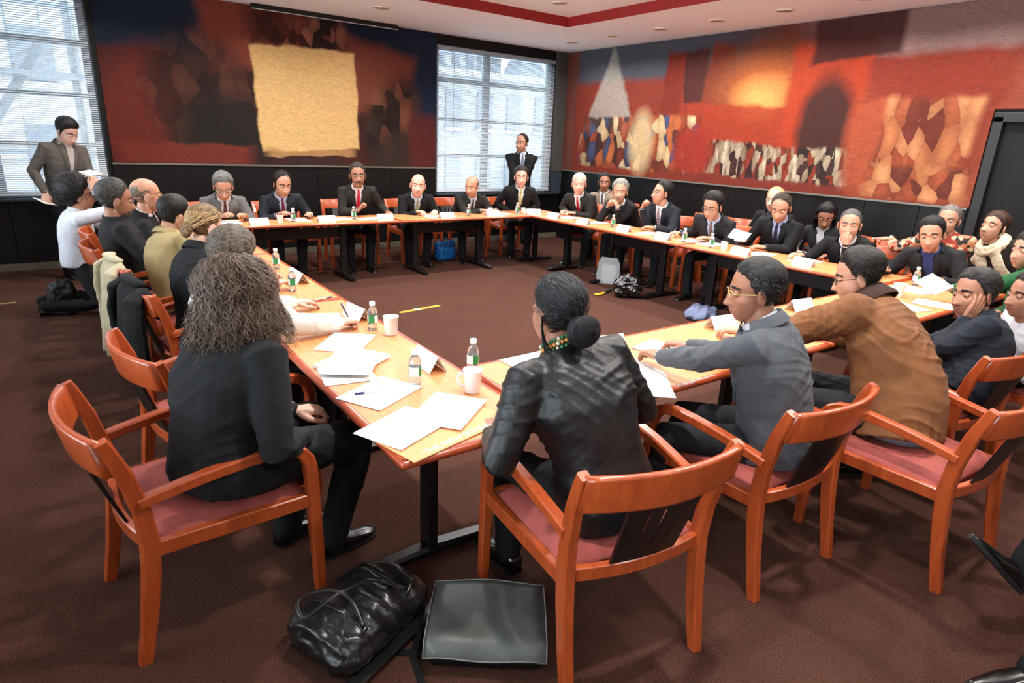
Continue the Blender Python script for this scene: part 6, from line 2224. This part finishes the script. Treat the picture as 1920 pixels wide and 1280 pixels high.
coat('cream coat hanging long over a chair back', .60, 4.80, 86, (196, 184, 152), .66, 2, .46)
coat('black coat hanging over a chair back beside the cream coat', .64, 4.06, 84, (24, 24, 25), .52, 5, .50)

# ------------------------------------------------------------------ bags and things on the floor
M_leather = mat('black_leather', (20, 20, 21), .30, bump=.35, bscale=55, spec=.5, var=.15, vscale=12)
M_leather2 = mat('worn_leather', (76, 80, 76), .42, bump=.15, bscale=120, var=.35, vscale=6)
M_metal = mat('buckle_metal', (190, 186, 176), .25, metal=1)
def soft_box(L, W, H_, seed, vox=.010, puff=.35, crease=.010):
    rng = np.random.default_rng(seed)
    m = MB().cbox((0, 0, H_ / 2), (L, W, H_), H_ * .42)
    v, n, f = remesh(m, vox, 8)
    x, y = v[:, 0] / (L / 2), v[:, 1] / (W / 2)
    k = np.clip(1 - .5 * (x ** 2 + y ** 2), 0, 1)
    v[:, 2] = np.maximum(.003, v[:, 2] * (1 - puff + puff * 1.4 * k))
    dz = (folds(v, rng, .10, crease * 1.3, k=6) + folds(v, rng, .045, crease, k=10, patchy=True))
    v = v + n * dz[:, None] * (v[:, 2:3] > .012)
    v[:, 2] = np.maximum(v[:, 2], .003)
    return v, f
b1 = empty('tote_bag', (.665, 1.755, 0), math.radians(24), 'black leather tote bag lying on the carpet by the table foot', 'bag')
v, f = soft_box(.46, .33, .16, 4, .009, .3, .012)
b1b = MB().add(v, f).build('bag_body', M_leather, b1)
bv = BVHTree.FromPolygons([Vector(p) for p in v], f)
def ontop(x, y, off=.004):
    h_ = bv.ray_cast(Vector((x, y, 1)), Vector((0, 0, -1)))
    return V3(x, y, (h_[2] is not None and h_[0].z if h_[0] is not None else .02) + off)
for xx in (-.11, .11):
    pts = [ontop(xx, y, .003) for y in np.linspace(-.13, .15, 9)]
    MB().bar(pts, .020, .004).build('strap_band', M_leather, b1)
    MB().tube([ontop(xx, -.13, .004) + V3(.012 * math.cos(a), .0, .010 + .012 * math.sin(a)) for a in np.linspace(0, 2 * math.pi, 13)], .0022, 6).build('ring', M_metal, b1)
hp = [ontop(-.11, -.12, .012), ontop(-.08, -.03, .03), ontop(-.10, .06, .045), ontop(-.17, .12, .05), ontop(-.20, .06, .03), ontop(-.10, .02, .04), ontop(.02, -.02, .03), ontop(.11, -.12, .012)]
hp = [np.array(p) for p in hp]
fine = []
for i in range(len(hp) - 1):
    for t_ in np.linspace(0, 1, 6, endpoint=False):
        p0, p1, p2, p3 = hp[max(i - 1, 0)], hp[i], hp[i + 1], hp[min(i + 2, len(hp) - 1)]
        fine.append(.5 * ((2 * p1) + (-p0 + p2) * t_ + (2 * p0 - 5 * p1 + 4 * p2 - p3) * t_ ** 2 + (-p0 + 3 * p1 - 3 * p2 + p3) * t_ ** 3))
fine.append(hp[-1])
MB().tube(fine, (.0075), 8, flat=.45).build('handle', M_leather, b1)
MB().bar([ontop(x, -.150, -.01) * np.array([1, 1, 0]) + V3(0, -.02, .03) for x in np.linspace(-.22, .22, 9)], .05, .008).build('zip_edge', M_leather, b1)
MB().bar([V3(.12, -.18, .006), V3(.20, -.26, .005), V3(.27, -.32, .005), V3(.36, -.36, .005)], .024, .005).build('trailing_strap', M_leather, b1)
MB().bar([V3(-.02, -.18, .006), V3(.03, -.27, .005), V3(.08, -.36, .005)], .024, .005).build('trailing_strap', M_leather, b1)

b2 = empty('messenger_bag', (1.02, 1.475, 0), math.radians(-36), 'dark grey leather messenger bag with broad flap beneath the front chair', 'bag')
v, f = soft_box(.40, .31, .085, 9, .009, .0, .006)
MB().add(v, f).build('bag_body', M_leather, b2)
fl = MB()
rows = []
for y in np.linspace(-.172, .172, 12):
    row = []
    for x in np.linspace(-.205, .205, 10):
        e = max(abs(x) / .205, 0)
        z = .120 - .016 * (y / .17) ** 2 - .006 * e ** 4 + .006 * math.sin(x * 18 + y * 9)
        if y < -.14:
            z -= (-.14 - y) * 1.2
        row.append((x, y, z))
    rows.append(row)
fl.grid(rows, 0, True, .005, (0, 0, 1))
flo = fl.build('flap', M_leather2, b2, True)
ed = [rows[0][j] for j in range(10)] + [rows[i][9] for i in range(12)] + [rows[11][j] for j in range(9, -1, -1)] + [rows[i][0] for i in range(11, -1, -1)]
MB().tube([V3(*p) + V3(0, 0, .0015) for p in ed], .0024, 5).build('piping', mat('piping_grey', (120, 122, 118), .6), flo)
MB().bar([V3(-.18, .02, .06), V3(-.235, .0, .035), V3(-.25, -.10, .006), V3(-.20, -.22, .005), V3(-.08, -.27, .005)], .026, .005).build('shoulder_strap', M_leather, b2)
MB().tube([V3(-.19 + .012 * math.cos(a), .02, .07 + .012 * math.sin(a)) for a in np.linspace(0, 2 * math.pi, 13)], .0025, 6).build('ring', M_metal, b2)

bb = empty('shopping_bag', (4.44, 7.86, 0), math.radians(6), 'bright blue bag standing on the floor under the back table', 'bag')
v, f = soft_box(.34, .14, .29, 12, .012, .0, .014)
MB().add(v, f).build('bag_body', mat('blue_nylon', (24, 104, 178), .4, bump=.3, bscale=40), bb)
for s in (-1, 1):
    MB().tube([V3(-.07, s * .04, .27), V3(-.05, s * .05, .32), V3(.05, s * .05, .32), V3(.07, s * .04, .27)], .006, 6).build('handle', mat('blue_handle', (20, 80, 150), .5), bb)

cb_ = empty('plastic_bag', (5.60, 5.66, 0), math.radians(-58), 'translucent grey carrier bag with cut-out handle under the right table', 'bag')
M_clear = mat('bag_translucent_grey', (170, 176, 180), .25, trans=.35, alpha=.75)
pb = MB()
outline = [(-.135, .0), (.135, .0), (.15, .12), (.14, .26), (.105, .335), (-.105, .335), (-.14, .26), (-.15, .12)]
for yy in (-.03, .03):
    pass
ring1 = [(x, -.04 * (1 - z / .36) - .004, z + .003) for x, z in outline]
ring2 = [(x, .04 * (1 - z / .36) + .004, z + .003) for x, z in outline]
pb.rings([ring1, ring2], 0, True, True, False)
pb.build('bag_body', M_clear, cb_, True)
MB().cbox((.005, 0, .13), (.19, .03, .23), .006).build('papers_inside', M_paper, cb_)
MB().tube([(.03 * math.cos(a), 0, .30 + .012 * math.sin(a)) for a in np.linspace(0, 2 * math.pi, 17)], .008, 6).build('handle_hole', mat('handle_dark', (40, 42, 44), .5), cb_)

sb = empty('glossy_bag', (5.30, 5.02, 0), math.radians(-40), 'shiny black bag slumped on the floor under the right table', 'bag')
v, f = soft_box(.36, .24, .24, 15, .011, .35, .022)
MB().add(v, f).build('bag_body', mat('black_vinyl', (10, 10, 11), .10, coat=.6, bump=.3, bscale=20), sb)
ub = empty('umbrella', (5.14, 5.24, .018), math.radians(200), 'yellow umbrella handle lying by the shiny black bag', 'umbrella')
MB().tube([V3(-.02, .0, 0), V3(.04, .004, 0), V3(.10, .0, 0), V3(.135, -.012, 0), V3(.15, -.036, 0)], [.014, .015, .015, .015, .013], 10, rounded=True).build('handle', mat('yellow_plastic', (226, 176, 40), .35), ub)
MB().tube([V3(-.02, 0, 0), V3(-.22, -.01, .0)], [.018, .016], 10, rounded=True).build('canopy_roll', mat('umbrella_black', (14, 14, 15), .6), ub)

rng = np.random.default_rng(21)
cl = MB().sphere((0, 0, .04), (.26, .16, .10), 24, 14)
v, n, f = remesh(cl, .012, 2)
v = v + n * (folds(v, rng, .12, .07, k=5) + folds(v, rng, .06, .02, k=8))[:, None]
v[:, 2] = np.maximum(v[:, 2], .004)
jk = MB().add(v, f).build('crumpled_cloth', cloth('blue_grey_jacket', (112, 122, 152), .85))
jk.location = (5.36, 3.98, 0)
jk.rotation_euler = (0, 0, math.radians(25))
tag(jk, 'blue-grey cloth crumpled on the carpet inside the table square', 'cloth')

tp = empty('floor_tape', (2.87, 5.59, 0), math.radians(9), 'strip of yellow tape on the carpet inside the table square', 'tape')
MB().box((0, 0, .002), (.50, .055, .003)).build('strip', mat('tape_yellow', (170, 140, 44), .5), tp)
MB().box((-.03, 0, .0042), (.022, .075, .0012), 0, Matrix.Rotation(.5, 3, 'Z')).build('white_mark', M_card, tp)
br = MB().cbox((0, 0, .004), (.16, .05, .007), .002).build('floor_plate', mat('plate_brass', (170, 140, 84), .4, metal=.8))
br.location = (-.58, 7.5, 0)
br.rotation_euler = (0, 0, .05)
tag(br, 'small brass floor plate at the left edge of the carpet', 'floor plate')
# black backpack on the carpet beside the kneeling photographer
v, f = soft_box(.24, .20, .30, 31, .012, .1, .016)
bk = empty('backpack', (-.12, 6.92, 0), .3, 'black backpack on the carpet beside the kneeling photographer', 'bag')
MB().add(v, f).build('bag_body', mat('backpack_black', (14, 14, 16), .6, bump=.2, bscale=80), bk)
MB().tube([V3(-.04, 0, .28), V3(-.02, 0, .325), V3(.02, 0, .325), V3(.04, 0, .28)], .007, 6).build('handle', mat('backpack_webbing', (26, 26, 28), .7), bk)
